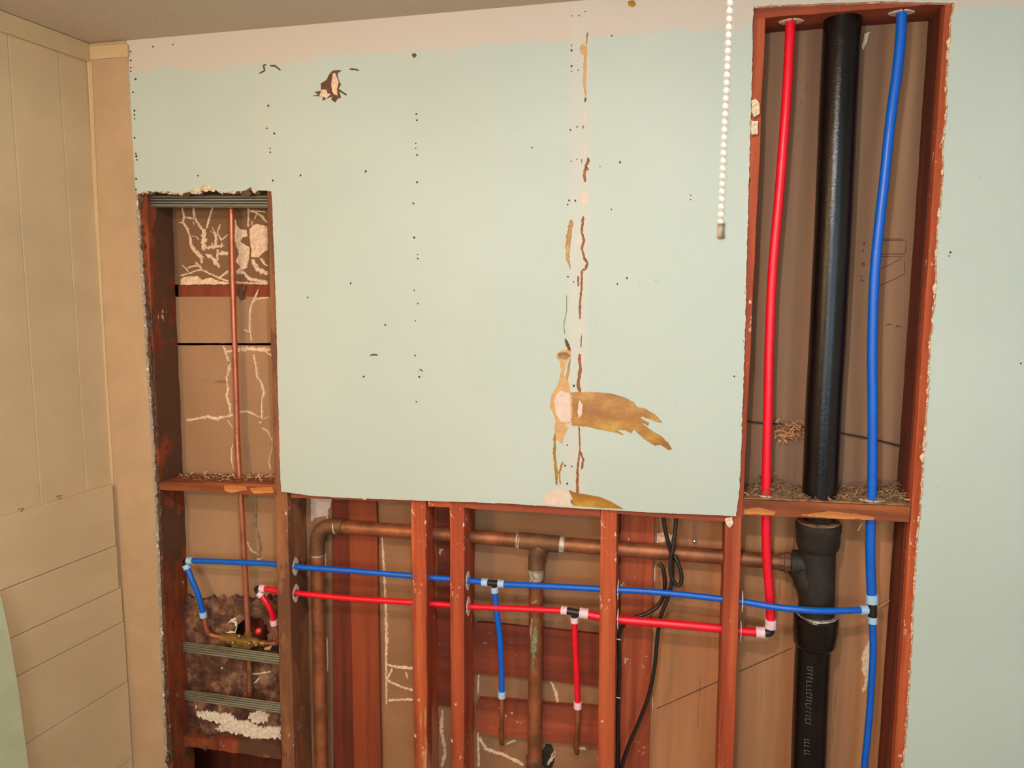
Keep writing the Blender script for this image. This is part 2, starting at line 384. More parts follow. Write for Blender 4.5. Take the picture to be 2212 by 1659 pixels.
# left wall: a plane through the corner, slightly out of square
uL = RAY(1634, 634); uL = Vector((uL.x, uL.y, 0)).normalized()
nL = Vector((uL.y, -uL.x, 0))        # towards the room
CORNER = Vector((XC, 0, 0))
def L(px, py, off=0.0):
    d = RAY(px, py); q = CORNER + nL * off
    t = (q - CAM).dot(nL) / d.dot(nL); return CAM + d * t
def lt(p): return (p - CORNER).dot(-uL)          # distance from the corner along the wall
def LP(t, z, off=0.0): return Vector((CORNER.x, CORNER.y, 0)) - uL * t + nL * off + Vector((0, 0, z))
gro = [lt(L(170, 800)), lt(L(68, 800))]
gro += [gro[1] + (gro[1] - gro[0]) * i for i in range(1, 14)]
prof = [(-.08, 0)]
for g in sorted(gro):
    prof += [(g - .0025, 0), (g - .0008, -.0028), (g + .0008, -.0028), (g + .0025, 0)]
prof += [(3.6, 0), (3.6, -.05), (-.08, -.05)]
n = len(prof)
vv = [LP(t, 0, o) for t, o in prof] + [LP(t, zc(XC) - .0, o) for t, o in prof]
ff = [(i, (i + 1) % n, (i + 1) % n + n, i + n) for i in range(n)] + [tuple(range(n)), tuple(range(n, 2 * n))]
struct(mk('wall_left', (vv, ff), MAT['tan']))
# crown board on the left wall
zt = zc(XC); zb = L(186, 130, .014).z
zt = zt - .001
def lbox(t0, t1, z0, z1, o0, o1):
    v = [LP(t0, z0, o0), LP(t1, z0, o0), LP(t1, z0, o1), LP(t0, z0, o1), LP(t0, z1, o0), LP(t1, z1, o0), LP(t1, z1, o1), LP(t0, z1, o1)]
    return v, box((0,0,0),(1,1,1))[1]
struct(mk('trim_1', lbox(.0, 3.4, zb, zt, 0, .014), MAT['tan3'], bevel=.002))
# quarter strip in the corner
c0 = [V(190, 133, -.004), V(203, 133, -.004), V(219, 460, -.004), V(252, 1046, -.004), V(296, 1659, -.004), V(284, 1659, -.004), V(241, 1046, -.004)]
struct(mk('trim_2', slab([V(188, 133, -.006), V(198, 133, -.006), V(209, 400, -.006), V(224, 700, -.006), V(247, 1075, -.006), V(283, 1659, -.006), V(277, 1659, -.006), V(240, 1075, -.006), V(206, 500, -.006)], (0, .008, 0)), MAT['tan3'], mats=[MAT['tan3'], MAT['tan3']]))
# beige board beside the corner on the back wall
eR = [(276, 112), (284, 250), (293, 412), (303, 560), (318, 800), (327, 950), (335, 1080), (347, 1400), (357, 1659)]
pr = [V(*p) for p in eR]
dn = (pr[-1] - pr[-2]).normalized(); pb = pr[-1] + dn * (pr[-1].z / -dn.z)
pts = [Vector((XC - .002, 0, zc(XC) - .001)), Vector((pr[0].x - .004, 0, zc(pr[0].x) - .001))] + pr + [pb, Vector((XC - .002, 0, 0))]
struct(mk('wall_corner', slab([p + Vector((0, -.003, 0)) for p in pts], (0, .0155, 0)), MAT['tan2'], mats=[MAT['tan2'], MAT['gypsum']]))
struct(mk('trim_3', slab([V(192, 99, -.008), V(274, 95, -.008), V(276, 122, -.008), V(194, 129, -.008)], (0, .006, 0)), MAT['tan3'], mats=[MAT['tan3'], MAT['tan3']], bevel=.0015))

# back wall drywall, one sheet outline with the two cut-outs
rE = [(2062, 6), (2055, 60), (2051, 120), (2046, 180), (2047, 230), (2041, 300), (2038, 400), (2033, 440), (2028, 500), (2024, 560), (2024, 620), (2018, 680), (2011, 740), (2007, 850), (2001, 930), (1996, 1000), (1993, 1060), (1990, 1110), (1984, 1160), (1980, 1220), (1974, 1330), (1970, 1420), (1964, 1520), (1953, 1659)]
lE = [(1628, 14), (1626, 60), (1624, 180), (1621, 280), (1617, 420), (1613, 560), (1610, 700), (1605, 850), (1602, 950), (1598, 1040), (1594, 1090), (1590, 1115)]
bE = [(1500, 1111), (1400, 1107), (1340, 1103), (1220, 1096), (1100, 1088), (990, 1084), (900, 1081), (760, 1076), (672, 1071), (607, 1062)]
uE = [(605, 1020), (602, 900), (599, 800), (597, 700), (594, 600), (590, 500), (588, 440), (586, 413)]
tE = [(560, 411), (549, 411), (541, 402), (531, 412), (490, 414), (478, 415), (462, 409), (452, 405), (440, 406), (431, 412), (420, 415), (409, 412), (398, 417), (370, 415), (340, 412), (318, 414), (296, 415)]
jw = lambda pts, s, a: jag([V(*p) for p in pts], s, a, closed=False)
R_ = jw(rE, .007, .0013); d = (V(1953, 1659) - V(1964, 1520)).normalized(); Rb = V(1953, 1659) + d * (V(1953, 1659).z / -d.z)
gx = V(277, 112).x
outline = [Vector((gx - .004, 0, zc(gx))), Vector((XR, 0, zc(XR))), Vector((XR, 0, 0)), Rb] + R_[::-1] + jw([(2062, 6), (1900, -2 + 5), (1760, 8), (1628, 14)], .01, .0008)[1:-1] \
    + jw(lE, .007, .0011) + jw([(1590, 1115)] + bE, .012, .0005)[1:] + jw([(607, 1062)] + uE, .007, .0007)[1:] + jw([(586, 413)] + tE, .006, .0014)[1:] + [V(293, 412), V(284, 250), V(277, 112)]
g = slab(outline, (0, .0127, 0))
wall = struct(mk('wall_back', g, MAT['drywall'], mats=[MAT['drywall'], MAT['gypsum']], origin=(0, 0, 0)))
def z4(p): return [(1140 + x / 2.4393, 440 + y / 2.4393) for x, y in p]
def z5(p): return [(1140 + x / 3.072, y / 3.072) for x, y in p]
def z6b(p): return [(520 + x / 5.183, 80 + y / 5.183) for x, y in p]
def patch(name, px, mat, th=.0006, lab=None, roughen=True):
    o = mk(name, pslab(px, -.0001, th, .004, .0007, roughen), mat, wall, mats=[mat, mat])
    if lab: o['label'] = lab
def crk(name, px, wd, mat, lab=None, th=.0007):
    o = mk(name, ribbon(px, wd, 0.0, th), mat, wall)
    if lab: o['label'] = lab
BR, DK, TN, PK, GD = MAT['tear_brown'], MAT['tear_dark'], MAT['tear_tan'], MAT['tear_pink'], MAT['tear_gold']
patch('glue_patch', z4([(225, 995), (290, 992), (360, 992), (440, 1000), (510, 1020), (560, 1045), (575, 1070), (620, 1080), (670, 1110), (700, 1140), (710, 1155), (680, 1150), (640, 1135), (600, 1120), (595, 1130), (640, 1155), (635, 1170), (600, 1155), (660, 1200), (700, 1220), (740, 1260), (762, 1295), (740, 1298), (700, 1270), (670, 1275), (620, 1245), (580, 1210), (560, 1190), (545, 1210), (520, 1195), (470, 1190), (510, 1220), (450, 1205), (380, 1190), (310, 1175), (230, 1168), (238, 1100), (235, 1020)]), GD, .0009, 'large yellow brown glue patch with a frayed tail')
patch('glue_patch', z4([(215, 1508), (250, 1522), (300, 1530), (380, 1545), (440, 1570), (505, 1608), (400, 1604), (240, 1592), (235, 1550)]), GD, .0009, 'yellow brown glue patch at the bottom edge', False)
patch('torn_paper', z4([(190, 765), (230, 775), (225, 810), (205, 830), (190, 900), (210, 930), (220, 960), (225, 1000), (240, 1100), (235, 1150), (190, 1170), (150, 1150), (140, 1120), (115, 1070), (125, 1010), (160, 950), (175, 880), (170, 830), (150, 815), (160, 785)]), TN, .0006)
patch('compound_patch', z4([(175, 985), (222, 1000), (228, 1120), (225, 1150), (180, 1150), (150, 1110), (140, 1040), (155, 1000)]), PK, .0010)
patch('torn_paper', z4([(145, 1150), (215, 1180), (190, 1230), (180, 1265), (150, 1240), (140, 1180)]), TN, .0008)
patch('torn_paper', z4([(155, 790), (200, 780), (228, 800), (200, 822), (165, 818)]), MAT['fluff'], .0010)
patch('compound_patch', z4([(75, 1580), (95, 1530), (150, 1500), (215, 1510), (225, 1590), (150, 1588)]), PK, .0004)
patch('compound_patch', z4([(262, 160), (275, 170), (282, 200), (265, 218), (255, 195)]), PK, .0005)
patch('compound_patch', z4([(272, 1035), (290, 1060), (285, 1110), (270, 1130), (262, 1090)]), PK, .0014)
for pts, wd, m in ((z4([(292, 65), (285, 150), (296, 195), (285, 235), (300, 290), (315, 315), (305, 345), (285, 350)]), 5, BR),
    (z4([(285, 350), (283, 450), (275, 520), (275, 610)]), 4.5, BR), (z4([(273, 790), (277, 880), (265, 950), (278, 1010), (270, 1100), (275, 1160)]), 6.5, BR),
    (z4([(270, 1170), (275, 1290), (262, 1400), (262, 1500), (258, 1590)]), [3, 3, 5, 6, 9], BR), (z4([(275, 1300), (292, 1350), (285, 1400)]), 5, BR),
    (z4([(232, 85), (220, 150), (210, 215), (212, 290), (225, 345)]), [8, 10, 10, 7, 1.5], GD), (z4([(143, 1210), (140, 1330), (150, 1400), (152, 1485)]), [5, 6, 7, 4], GD),
    (z4([(185, 1360), (165, 1420), (172, 1480)]), 4, GD), (z4([(205, 480), (205, 560), (190, 640), (195, 690)]), 1.8, MAT['verdigris']), (z4([(195, 710), (212, 745), (222, 780)]), [3, 8, 6], DK),
    (z4([(225, 810), (215, 870), (205, 930)]), [2, 6, 5], GD), (z4([(266, 378), (266, 438)]), 4, BR), (z4([(278, 615), (275, 650), (276, 690)]), 5, PK), (z4([(283, 690), (280, 760)]), 2, DK),
    (z4([(240, 1005), (242, 1090), (236, 1160)]), 7, BR), (z4([(228, 1560), (245, 1590)]), 6, BR),
    (z5([(398, 212), (392, 260), (388, 300)]), 3, GD), (z5([(388, 300), (380, 420), (375, 540), (385, 640)]), [5, 6, 6, 3], TN), (z5([(385, 645), (378, 680)]), 3.5, DK),
    (z5([(383, 730), (380, 790), (390, 825)]), 6, PK), (z5([(368, 830), (366, 858)]), 2.5, DK), (z5([(388, 900), (388, 935)]), 3.5, PK), (z5([(386, 955), (382, 1035)]), 4, PK),
    (z5([(398, 1045), (402, 1070), (385, 1100), (375, 1160), (380, 1210)]), 5.5, BR), (z5([(385, 1105), (404, 1132)]), 4.5, BR), (z5([(358, 1052), (358, 1085)]), 3, BR), (z5([(372, 1220), (370, 1290)]), 4, PK), (z5([(374, 1390), (368, 1430)]), 5, PK),
    (z6b([(1215, 360), (1270, 360), (1328, 375)]), 3.6, DK), (z6b([(205, 408), (270, 375), (255, 320), (290, 305)]), 4, DK), (z6b([(325, 320), (380, 320), (450, 375)]), 3.6, DK),
    ([(799, 768), (806, 766), (817, 767)], 3.4, DK), ([(906, 797), (914, 803)], 3, DK), ([(904, 800), (904, 806)], 3.5, BR)):
    crk('paper_tear', pts, wd, m)
patch('torn_paper', z5(blob(367, 330, 24, 42)), TN, .0007)
patch('compound_patch', z5(blob(379, 1318, 27, 45)), PK, .0007)
patch('glue_patch', z5(blob(688, 25, 32, 28, jit=.35)), GD, .0006)
patch('torn_paper', z6b(blob(1942, 205, 30, 34, jit=.5)), DK)
patch('torn_paper', z6b([(1030, 375), (1080, 368), (1140, 378), (1090, 400), (1085, 440), (1110, 515), (1125, 530), (1095, 580), (1190, 640), (1180, 655), (1105, 612), (1122, 680), (1085, 690), (1060, 735), (1015, 700), (1035, 665), (985, 680), (915, 712), (925, 662), (800, 664), (865, 640), (825, 615), (900, 600), (895, 520), (960, 480), (1000, 410)]), DK, .0008, 'brown paper tear with splayed strips')
patch('torn_paper', z6b([(1035, 410), (1058, 402), (1100, 500), (1082, 580), (1085, 660), (1040, 640), (1025, 600), (1015, 520)]), MAT['plaster'], .0013)
patch('torn_paper', z6b([(905, 590), (960, 590), (975, 630), (1010, 640), (960, 690), (930, 670), (880, 655)]), MAT['plaster'], .0012)
holes = z6b([(310, 770), (292, 1022), (328, 1245), (332, 1290), (358, 1605), (670, 1550), (1400, 1505), (1967, 862), (1972, 930), (1960, 1190), (1960, 1245), (1975, 1320), (1975, 1627), (375, 1080)])
holes += [(180 + x / 4.364, 60 + y / 4.364) for x, y in ((447, 225), (447, 308), (448, 375), (448, 410), (492, 485), (468, 607), (482, 780), (482, 822), (485, 858), (484, 1038), (495, 1187), (500, 1212), (505, 1245), (498, 1425), (494, 1525), (1080, 1395), (655, 178), (845, 158))]
holes += [(560 + x / 3.19, 380 + y / 3.19) for x, y in ((93, 32), (1088, 43), (1062, 190), (1068, 425), (1092, 543), (1093, 570), (1068, 788), (1093, 880), (1075, 998), (1075, 1238), (1103, 1385), (1083, 1556), (335, 837), (630, 740), (720, 1383), (868, 1026))]
holes += z5([(291, 300), (291, 335), (291, 438), (291, 472), (335, 465), (283, 862), (328, 842), (287, 1070), (327, 1057), (480, 1105), (612, 1078), (265, 1358), (275, 1330), (315, 1332), (1083, 1296), (1080, 1325), (555, 1390), (28, 980), (558, 238), (380, 77), (292, 105), (340, 104)])
holes += z4([(212, 385), (242, 412), (472, 422), (522, 392), (243, 960), (208, 1272), (197, 1380), (232, 1385), (208, 1475)]) + [(1586, 813), (2205, 785), (2050, 553), (2053, 545)]
for x, y in holes[:98]:
    r = random.uniform(1.5, 2.7)
    mk('screw_hole', pslab(blob(x, y, r, r * random.uniform(.9, 1.3), 8, .3), -.0001, .0005, roughen=False), MAT['hole'], wall)
# torn paper and gypsum crumbs along the cut edges
def flakes(px, n, size, mat, name, side=0.0, Y=-.001, lab=None):
    pts = [V(*p) for p in px]; segs = [(pts[i + 1] - pts[i]).length for i in range(len(pts) - 1)]; T = sum(segs)
    vs_, fs = [], []
    for q in range(n):
        s = random.uniform(0, T); i = 0
        while s > segs[i] and i < len(segs) - 1: s -= segs[i]; i += 1
        p = pts[i].lerp(pts[i + 1], min(1, s / segs[i])); t = (pts[i + 1] - pts[i]).normalized(); nn = Vector((-t.z, 0, t.x))
        sz = size * random.uniform(.35, 1.3) * (2.2 if random.random() < .08 else 1)
        c = p + nn * (side + random.uniform(-.7, .7) * size * .6) + Vector((0, Y + random.uniform(0, .009), 0))
        k = len(vs_); a0 = random.uniform(0, 6.28)
        m = 5
        for j in range(m):
            a = a0 + j * 2 * PI / m; rr = sz * random.uniform(.5, 1)
            vs_.append(c + t * math.cos(a) * rr * 1.5 + nn * math.sin(a) * rr * .7 + Vector((0, random.uniform(-.0012, .0012), 0)))
        vs_.append(c + Vector((0, -sz * .6, 0))); vs_.append(c + Vector((0, sz * .6, 0)))
        for j in range(m):
            fs.append((k + j, k + (j + 1) % m, k + m)); fs.append((k + (j + 1) % m, k + j, k + m + 1))
    o = mk(name, (vs_, fs), mat, wall); o['kind'] = 'stuff'
    return o
flakes(rE, 260, .0042, MAT['gypsum'], 'ragged_edge', -.001)
flakes(lE, 150, .0034, MAT['gypsum'], 'ragged_edge', -.002)
flakes(lE, 90, .004, MAT['tear_dark'], 'ragged_edge', -.003, .004)
flakes([(1590, 1115)] + bE, 60, .002, MAT['gypsum'], 'ragged_edge', 0)
flakes(uE, 60, .0028, MAT['tear_brown'], 'ragged_edge', 0, .002)
flakes(tE, 90, .006, MAT['gypsum'], 'ragged_edge', .001)
flakes(tE, 60, .007, MAT['tear_dark'], 'ragged_edge', .004, .004)
flakes([(1622, 14), (1760, 7), (1900, 3), (2060, -2)], 80, .004, MAT['gypsum'], 'ragged_edge', .002)
flakes(eR[2:], 120, .0030, MAT['gypsum'], 'ragged_edge', .002)
flakes(eR[2:], 330, .006, MAT['tear_dark'], 'ragged_edge', .006, .004)
for bl in ([(1623, 218), (1632, 214), (1641, 226), (1640, 246), (1628, 254), (1622, 240)], [(1622, 262), (1638, 262), (1636, 290), (1622, 292)]):
    mk('plaster_flake', pslab(bl, -.001, .004), MAT['gypsum'], wall)
mk('plaster_flake', pslab([(1566, 1120), (1582, 1115), (1584, 1130), (1576, 1140), (1568, 1132)], .0120, .003), MAT['gypsum'], wall)

# wainscot on the left wall
rl = [(243, 1047), (252, 1178), (262, 1269), (268, 1342), (282, 1468), (298, 1628)]
OFF = .016
zl = [L(x, y, OFF).z for x, y in rl]; te = [max(.004, lt(L(x, y, OFF))) for x, y in rl]
zl.append(zl[-1] - (zl[-2] - zl[-1])); te.append(te[-1]); zl.append(.0); te.append(te[-1])
wg = []
for i in range(len(zl) - 1):
    wg.append(lbox(te[i], 3.3, zl[i + 1] + .0009, zl[i] - .0009, .001, OFF))
wo = tag(mk('plank_wainscot', join(*wg), MAT['wains'], bevel=.0014), 'beige painted wainscot of wide horizontal planks on the left wall', 'wainscot')
# caulk crumbs on the ledge
for (a, b) in (((122, 1075), (134, 1070)), ((40, 1103), (52, 1098))):
    mk('dry_caulk', tube([L(a[0], a[1], OFF - .004) + Vector((0, 0, .003)), L(b[0], b[1], OFF), L(b[0] - 6, b[1] + 8, OFF + .002)], .0012, 6), MAT['tear_dark'], wo)
# green sheet leaning at lower left
gp = [(-2, 1283), (3, 1292), (20, 1370), (40, 1490), (62, 1659)]
gw = [L(x, y, .045) for x, y in gp]
d = (gw[-1] - gw[-2]).normalized(); gw.append(gw[-1] + d * (gw[-1].z / -d.z)); gw.append(LP(1.2, 0, .045)); gw.append(LP(1.2, gw[0].z, .045))
MAT['sheet'] = plain('warm_lit_sheet_paint', (196, 202, 164), .7, .03, 20)  # drywall green turned yellower: nearby warm light put into its colour
lean = slab(gw, nL * -.012)
o = mk('leaning_drywall', lean, MAT['sheet'], mats=[MAT['sheet'], MAT['gypsum']])
tag(o, 'pale green drywall sheet with a slanted edge standing against the lower left wainscot', 'drywall sheet')

# ------------------------------------------------------------------ framing
SF, SB = .0129, .1227
def extr(a, b, z):
    t = (z - a.z) / (b.z - a.z); return a + (b - a) * t
def vbeam(name, tl, tr, bl, br, mat, label, cat='stud', y0=SF, y1=SB, z0=0.0, z1=None, group=None, wob=.0006, parent=None):
    a, b, c, d_ = V(*tl, y0), V(*bl, y0), V(*tr, y0), V(*br, y0)
    if z1 is None: z1 = zc(a.x) - .002
    n = max(2, int((z1 - z0) / .05)); vs_, fs = [], []
    for i in range(n + 1):
        z = z0 + (z1 - z0) * i / n; l = extr(a, b, z); r = extr(c, d_, z)
        l.x += random.uniform(-wob, wob); r.x += random.uniform(-wob, wob); yy = y0 + random.uniform(0, wob)
        vs_ += [Vector((l.x, yy, z)), Vector((r.x, yy, z)), Vector((r.x, y1, z)), Vector((l.x, y1, z))]
    for i in range(n):
        for k_ in range(4): fs.append((i * 4 + k_, i * 4 + (k_ + 1) % 4, i * 4 + 4 + (k_ + 1) % 4, i * 4 + 4 + k_))
    fs += [(0, 1, 2, 3), (n * 4, n * 4 + 1, n * 4 + 2, n * 4 + 3)]
    o = mk(name, (vs_, fs), mat, parent, bevel=.0018)
    if not parent: tag(o, label, cat, group)
    return o
vbeam('wall_stud', (284, 430), (317, 430), (330, 1650), (371, 1650), MAT['stud_dirty'], 'dirty brown stud on the left side of the narrow left bay, beside the beige board', wob=.0016)
vbeam('wall_stud', (577, 430), (603, 430), (608, 1650), (636, 1650), MAT['stud_tan'], 'weathered tan faced stud on the right side of the narrow left bay', wob=.001)
sC = vbeam('wall_stud', (888, 1100), (920, 1100), (895, 1650), (922, 1650), MAT['stud_rough'], 'split and peeling stud, left of the close pair under the green drywall', wob=.0012)
sD = vbeam('wall_stud', (971, 1100), (1003, 1100), (974, 1650), (1002, 1650), MAT['stud'], 'red brown stud, right of the close pair, with two white grommets on its side', wob=.0008)
sE = vbeam('wall_stud', (1297, 1150), (1332, 1150), (1291, 1650), (1327, 1650), MAT['stud_or'], 'smooth orange brown stud between the red tee fitting and the black cables', wob=.0005)
sF = vbeam('wall_stud', (1567, 1120), (1603, 1120), (1551, 1650), (1584, 1650), MAT['stud'], 'red brown stud under the lower right corner of the central drywall', wob=.0006, z1=V(1580, 1117, SF).z)
vbeam('wall_stud', (1608, 40), (1654, 40), (1565, 1110), (1605, 1110), MAT['stud'], 'stud edge between central drywall and the tall opening with the black pipe', wob=.0012, z0=V(1580, 1119, SF).z)
vbeam('wall_stud', (2040, 40), (2085, 40), (1931, 1650), (1975, 1650), MAT['stud_or'], 'orange brown stud on the right side of the tall opening with the black pipe', wob=.0007)
# inner dark jack stud, widened to cover the right stud's orange side
vbeam('jack_stud', (2027, 90), (2046, 90), (1918, 1650), (1938, 1650), MAT['stud_dark'], 'dark narrow stud strip set back behind the orange right stud', y0=.036, y1=SB, wob=.0006)
# flat pieces at the back of the bays
def zpx(x, y, Y): return V(x, y, Y).z
vbeam('back_stud', (716, 1090), (755, 1090), (720, 1650), (768, 1650), MAT['stud_dark'], 'dark red brown flat stud behind the copper drain elbow', y0=.112)
vbeam('back_stud', (753, 1090), (813, 1090), (764, 1650), (823, 1650), MAT['board_or'], 'bright orange brown flat stud between copper drain leg and split stud', y0=.109)
vbeam('back_stud', (1341, 1120), (1414, 1120), (1338, 1650), (1401, 1650), MAT['stud'], 'wide red flat stud behind the black cables', y0=.109)
vbeam('back_board', (938, 1100), (985, 1100), (938, 1520), (985, 1520), MAT['board_h'], 'short dark red board closing the gap between the close pair of studs', 'board', y0=.109, z0=zpx(950, 1524, .109))
def hblock(name, fpx, mat, label, y0=SF, y1=SB, cat='blocking', bevel=.002, amp=.0006, group=None, parent=None):
    p = [V(x, y, y0) for x, y in fpx]
    p = jag(p, .03, amp)
    o = mk(name, slab(p, (0, y1 - y0, 0)), mat, parent, bevel=bevel, mats=[mat, mat])
    if not parent: tag(o, label, cat, group)
    return o
blkL = hblock('fire_block', [(342, 1041), (470, 1043), (599, 1047), (599, 1072), (470, 1064), (342, 1057)], MAT['block'], 'rough wooden block across the narrow left bay, topped with plaster crumbs', amp=.0016)
blkR = hblock('fire_block', [(1604, 1079), (1780, 1087), (1968, 1095), (1964, 1128), (1780, 1120), (1604, 1112)], MAT['block'], 'brown wooden block across the tall right opening, buried in shavings', amp=.0006)
hdr = hblock('top_block', [(1626, 10), (1850, 6), (2062, -4), (2062, 10), (2040, 8), (1850, 22), (1655, 38), (1626, 40)], MAT['block_r'], 'plaster smeared wooden block closing the top of the tall right opening', y1=SB, amp=.0012)
hblock('header_block', [(628, 1066), (890, 1070), (890, 1085), (628, 1075)], MAT['block_r'], 'thin header strip under the drywall above the copper drain elbow', amp=.0004)
hblock('header_block', [(921, 1072), (972, 1072), (972, 1096), (925, 1094)], MAT['stud_or'], 'small header piece between the close pair of studs', amp=.0004)
hblock('header_block', [(1003, 1076), (1297, 1084), (1297, 1117), (1170, 1108), (1020, 1099), (1003, 1096)], MAT['block_r'], 'red header strip under the drywall above the copper tee', amp=.0004)
hblock('header_block', [(1332, 1090), (1567, 1100), (1567, 1127), (1450, 1119), (1332, 1109)], MAT['block_r'], 'red header strip under the drywall above the black cables', amp=.0004)
hblock('cross_board', [(1022, 1362), (1029, 1346), (1040, 1345), (1296, 1371), (1296, 1484), (1160, 1468), (1022, 1455)], MAT['board_h'], 'upper wide red crosspiece behind the tees\' drop pipes', y0=.110, cat='board', bevel=.004)
hblock('cross_board', [(1026, 1530), (1034, 1511), (1100, 1514), (1160, 1520), (1240, 1526), (1296, 1530), (1296, 1614), (1160, 1600), (1060, 1588), (1028, 1582)], MAT['block_r'], 'lower rough red crosspiece behind the copper pipe ends', y0=.104, cat='board', bevel=.005, amp=.0012)
hblock('orange_lath', [(385, 610), (600, 610), (600, 648), (385, 648)], MAT['board_or'], 'orange wood strip glimpsed between upper and middle boards of the left bay', y0=.128, y1=.140, cat='board')
# small light chips split off the two blocks
for (bl, ps) in ((blkR, [[(1608, 1100), (1640, 1096), (1675, 1105), (1672, 1112), (1608, 1110)], [(1730, 1112), (1790, 1104), (1850, 1110), (1890, 1117), (1886, 1122), (1800, 1120)]]),
                 (blkL, [[(485, 1048), (530, 1050), (535, 1058), (500, 1064), (486, 1060)], [(540, 1054), (588, 1052), (592, 1064), (548, 1066)]])):
    for q in ps:
        mk('split_wood', pslab(q, SF + .0008, .0018), MAT['chip'], bl)
# ------------------------------------------------------------------ backing boards
def bboard(px, mat, label, y0=SB, th=.0095, name='backing_board'):
    p = jag([V(x, y, y0) for x, y in px], .02, .0006)
    o = mk(name, slab(p, (0, th, 0)), mat, mats=[mat, MAT['gypsum']]); return tag(o, label, 'board')
b1 = bboard([(330, 380), (620, 380), (620, 616), (330, 614)], MAT['lath_dark'], 'dark brown backing board covered with branching plaster ridges in the left bay')
b2 = bboard([(330, 641), (620, 641), (620, 741), (330, 741)], MAT['lath'], 'low brown backing board between orange strip and black joint in the left bay')
b3 = bboard([(330, 746), (620, 746), (660, 1300), (620, 1330), (380, 1330), (360, 1300)], MAT['lath'], 'tall brown backing board with cracked plaster lines in the left bay')
b4 = tag(mk('backing_board', box((V(664, 1300, SB).x, SB, 0), (V(1407, 1300, SB).x, SB + .0095, V(1000, 1060, SB).z)), MAT['mid'], mats=[MAT['mid']]),
         'brown backing board behind the copper drain and horizontal pipes', 'board')
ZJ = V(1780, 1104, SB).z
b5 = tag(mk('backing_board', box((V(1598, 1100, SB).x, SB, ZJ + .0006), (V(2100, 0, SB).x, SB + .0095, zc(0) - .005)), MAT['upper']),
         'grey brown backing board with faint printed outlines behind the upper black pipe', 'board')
b7 = tag(mk('backing_board', box((V(1598, 1100, SB).x, SB, 0), (V(2100, 0, SB).x, SB + .0095, ZJ)), MAT['ply']),
         'stained tan backing board behind the lower black pipe with its raised lettering', 'board')
# right-hand part of the middle board is the same stained sheet
b6 = tag(mk('backing_board', box((V(1407, 1300, SB).x + .001, SB, 0), (V(1598, 1100, SB).x - .001, SB + .0095, V(1000, 1060, SB).z)), MAT['ply'], mats=[MAT['ply'], MAT['ply']]),
         'stained tan backing board with a slanted scratch right of the black cables', 'board')
def z6(p): return [(370 + x / 6.38, 400 + y / 6.38) for x, y in p]
def z3b(p): return [(270 + x / 2.37, 380 + y / 2.37) for x, y in p]
def z3c(p): return [(380 + x / 5.926, 780 + y / 5.926) for x, y in p]
def ridges(parent, items, conv, sc_, Y=SB, mat=None, th=.003, name='plaster_ridge'):
    for pts, wd in items:
        mk(name, ribbon(conv(pts), [q / sc_ for q in wd] if isinstance(wd, (list, tuple)) else wd / sc_, Y, th, .45, .0035), mat or MAT['plaster'], parent)
ridges(b1, [([(150, 300), (180, 430), (165, 510), (220, 600), (260, 700), (270, 800), (290, 860), (340, 920), (420, 1000), (420, 1080)], [30, 40, 35, 40, 30, 45, 50, 60, 70, 40]),
    ([(310, 300), (320, 440), (380, 540), (430, 620)], 38), ([(190, 440), (260, 450), (340, 460)], 34), ([(105, 515), (170, 520)], [10, 30]), ([(300, 490), (320, 545)], 18), ([(575, 300), (520, 480), (490, 600)], 32),
    ([(450, 600), (450, 760), (440, 850), (470, 900)], [70, 95, 120, 90]), ([(270, 700), (350, 710), (390, 760)], 18), ([(500, 870), (600, 850), (740, 830)], [60, 50, 30]),
    ([(600, 640), (620, 740), (600, 860)], 42), ([(680, 540), (640, 650), (690, 760), (790, 680)], 22), ([(570, 580), (600, 660)], 18), ([(540, 620), (600, 680)], 14), ([(640, 960), (700, 930), (790, 950)], [30, 70, 60]),
    ([(480, 950), (560, 1000), (620, 1080), (670, 1140)], [60, 60, 70, 30]), ([(640, 880), (640, 1040)], 36), ([(700, 790), (690, 870)], 40), ([(560, 790), (580, 880)], 30),
    ([(130, 1250), (260, 1210), (350, 1180), (430, 1170), (560, 1230), (680, 1290), (800, 1330)], 30), ([(230, 1140), (340, 1110), (400, 1120)], 30), ([(330, 1060), (400, 1120), (420, 1180)], 34),
    ([(640, 1290), (730, 1230), (790, 1180)], 40), ([(150, 1100), (210, 1150), (240, 1200)], 20),
    ([(1065, 310), (1070, 450), (1060, 580)], 30), ([(1065, 340), (1180, 380), (1250, 430), (1330, 520)], 40), ([(1100, 345), (1320, 370)], 26), ([(1150, 470), (1180, 400)], 18), ([(1118, 490), (1118, 560)], 18),
    ([(900, 1200), (1000, 1200), (1080, 1300), (1340, 1340)], 55), ([(1120, 1020), (1180, 1150), (1340, 1230)], [60, 90, 80]), ([(890, 1340), (1100, 1350), (1340, 1362)], 30), ([(1230, 1000), (1290, 1090), (1340, 1110)], 40)], z6, 6.38)
for q in ([(135, 1300), (180, 1265), (370, 1250), (430, 1310), (550, 1270), (650, 1320), (800, 1345), (800, 1365), (140, 1372)],
          [(885, 470), (910, 560), (960, 610), (1040, 620), (1060, 700), (990, 720), (960, 780), (1030, 830), (1080, 850), (1080, 990), (1060, 1060), (1050, 1140), (900, 1190), (960, 1130), (890, 1040), (940, 950), (900, 840), (880, 700)],
          [(1085, 600), (1180, 530), (1330, 570), (1340, 900), (1270, 930), (1210, 1000), (1100, 990), (1110, 880), (1090, 760)]):
    mk('plaster_patch', pslab(z6(q), SB, .0028), MAT['plaster'], b1)
mk('nail_rust', pslab(z6([(920, 1400), (1040, 1390), (1020, 1460), (990, 1500), (1040, 1560), (960, 1590), (930, 1500)]), SB, .004), MAT['tear_dark'], b1)
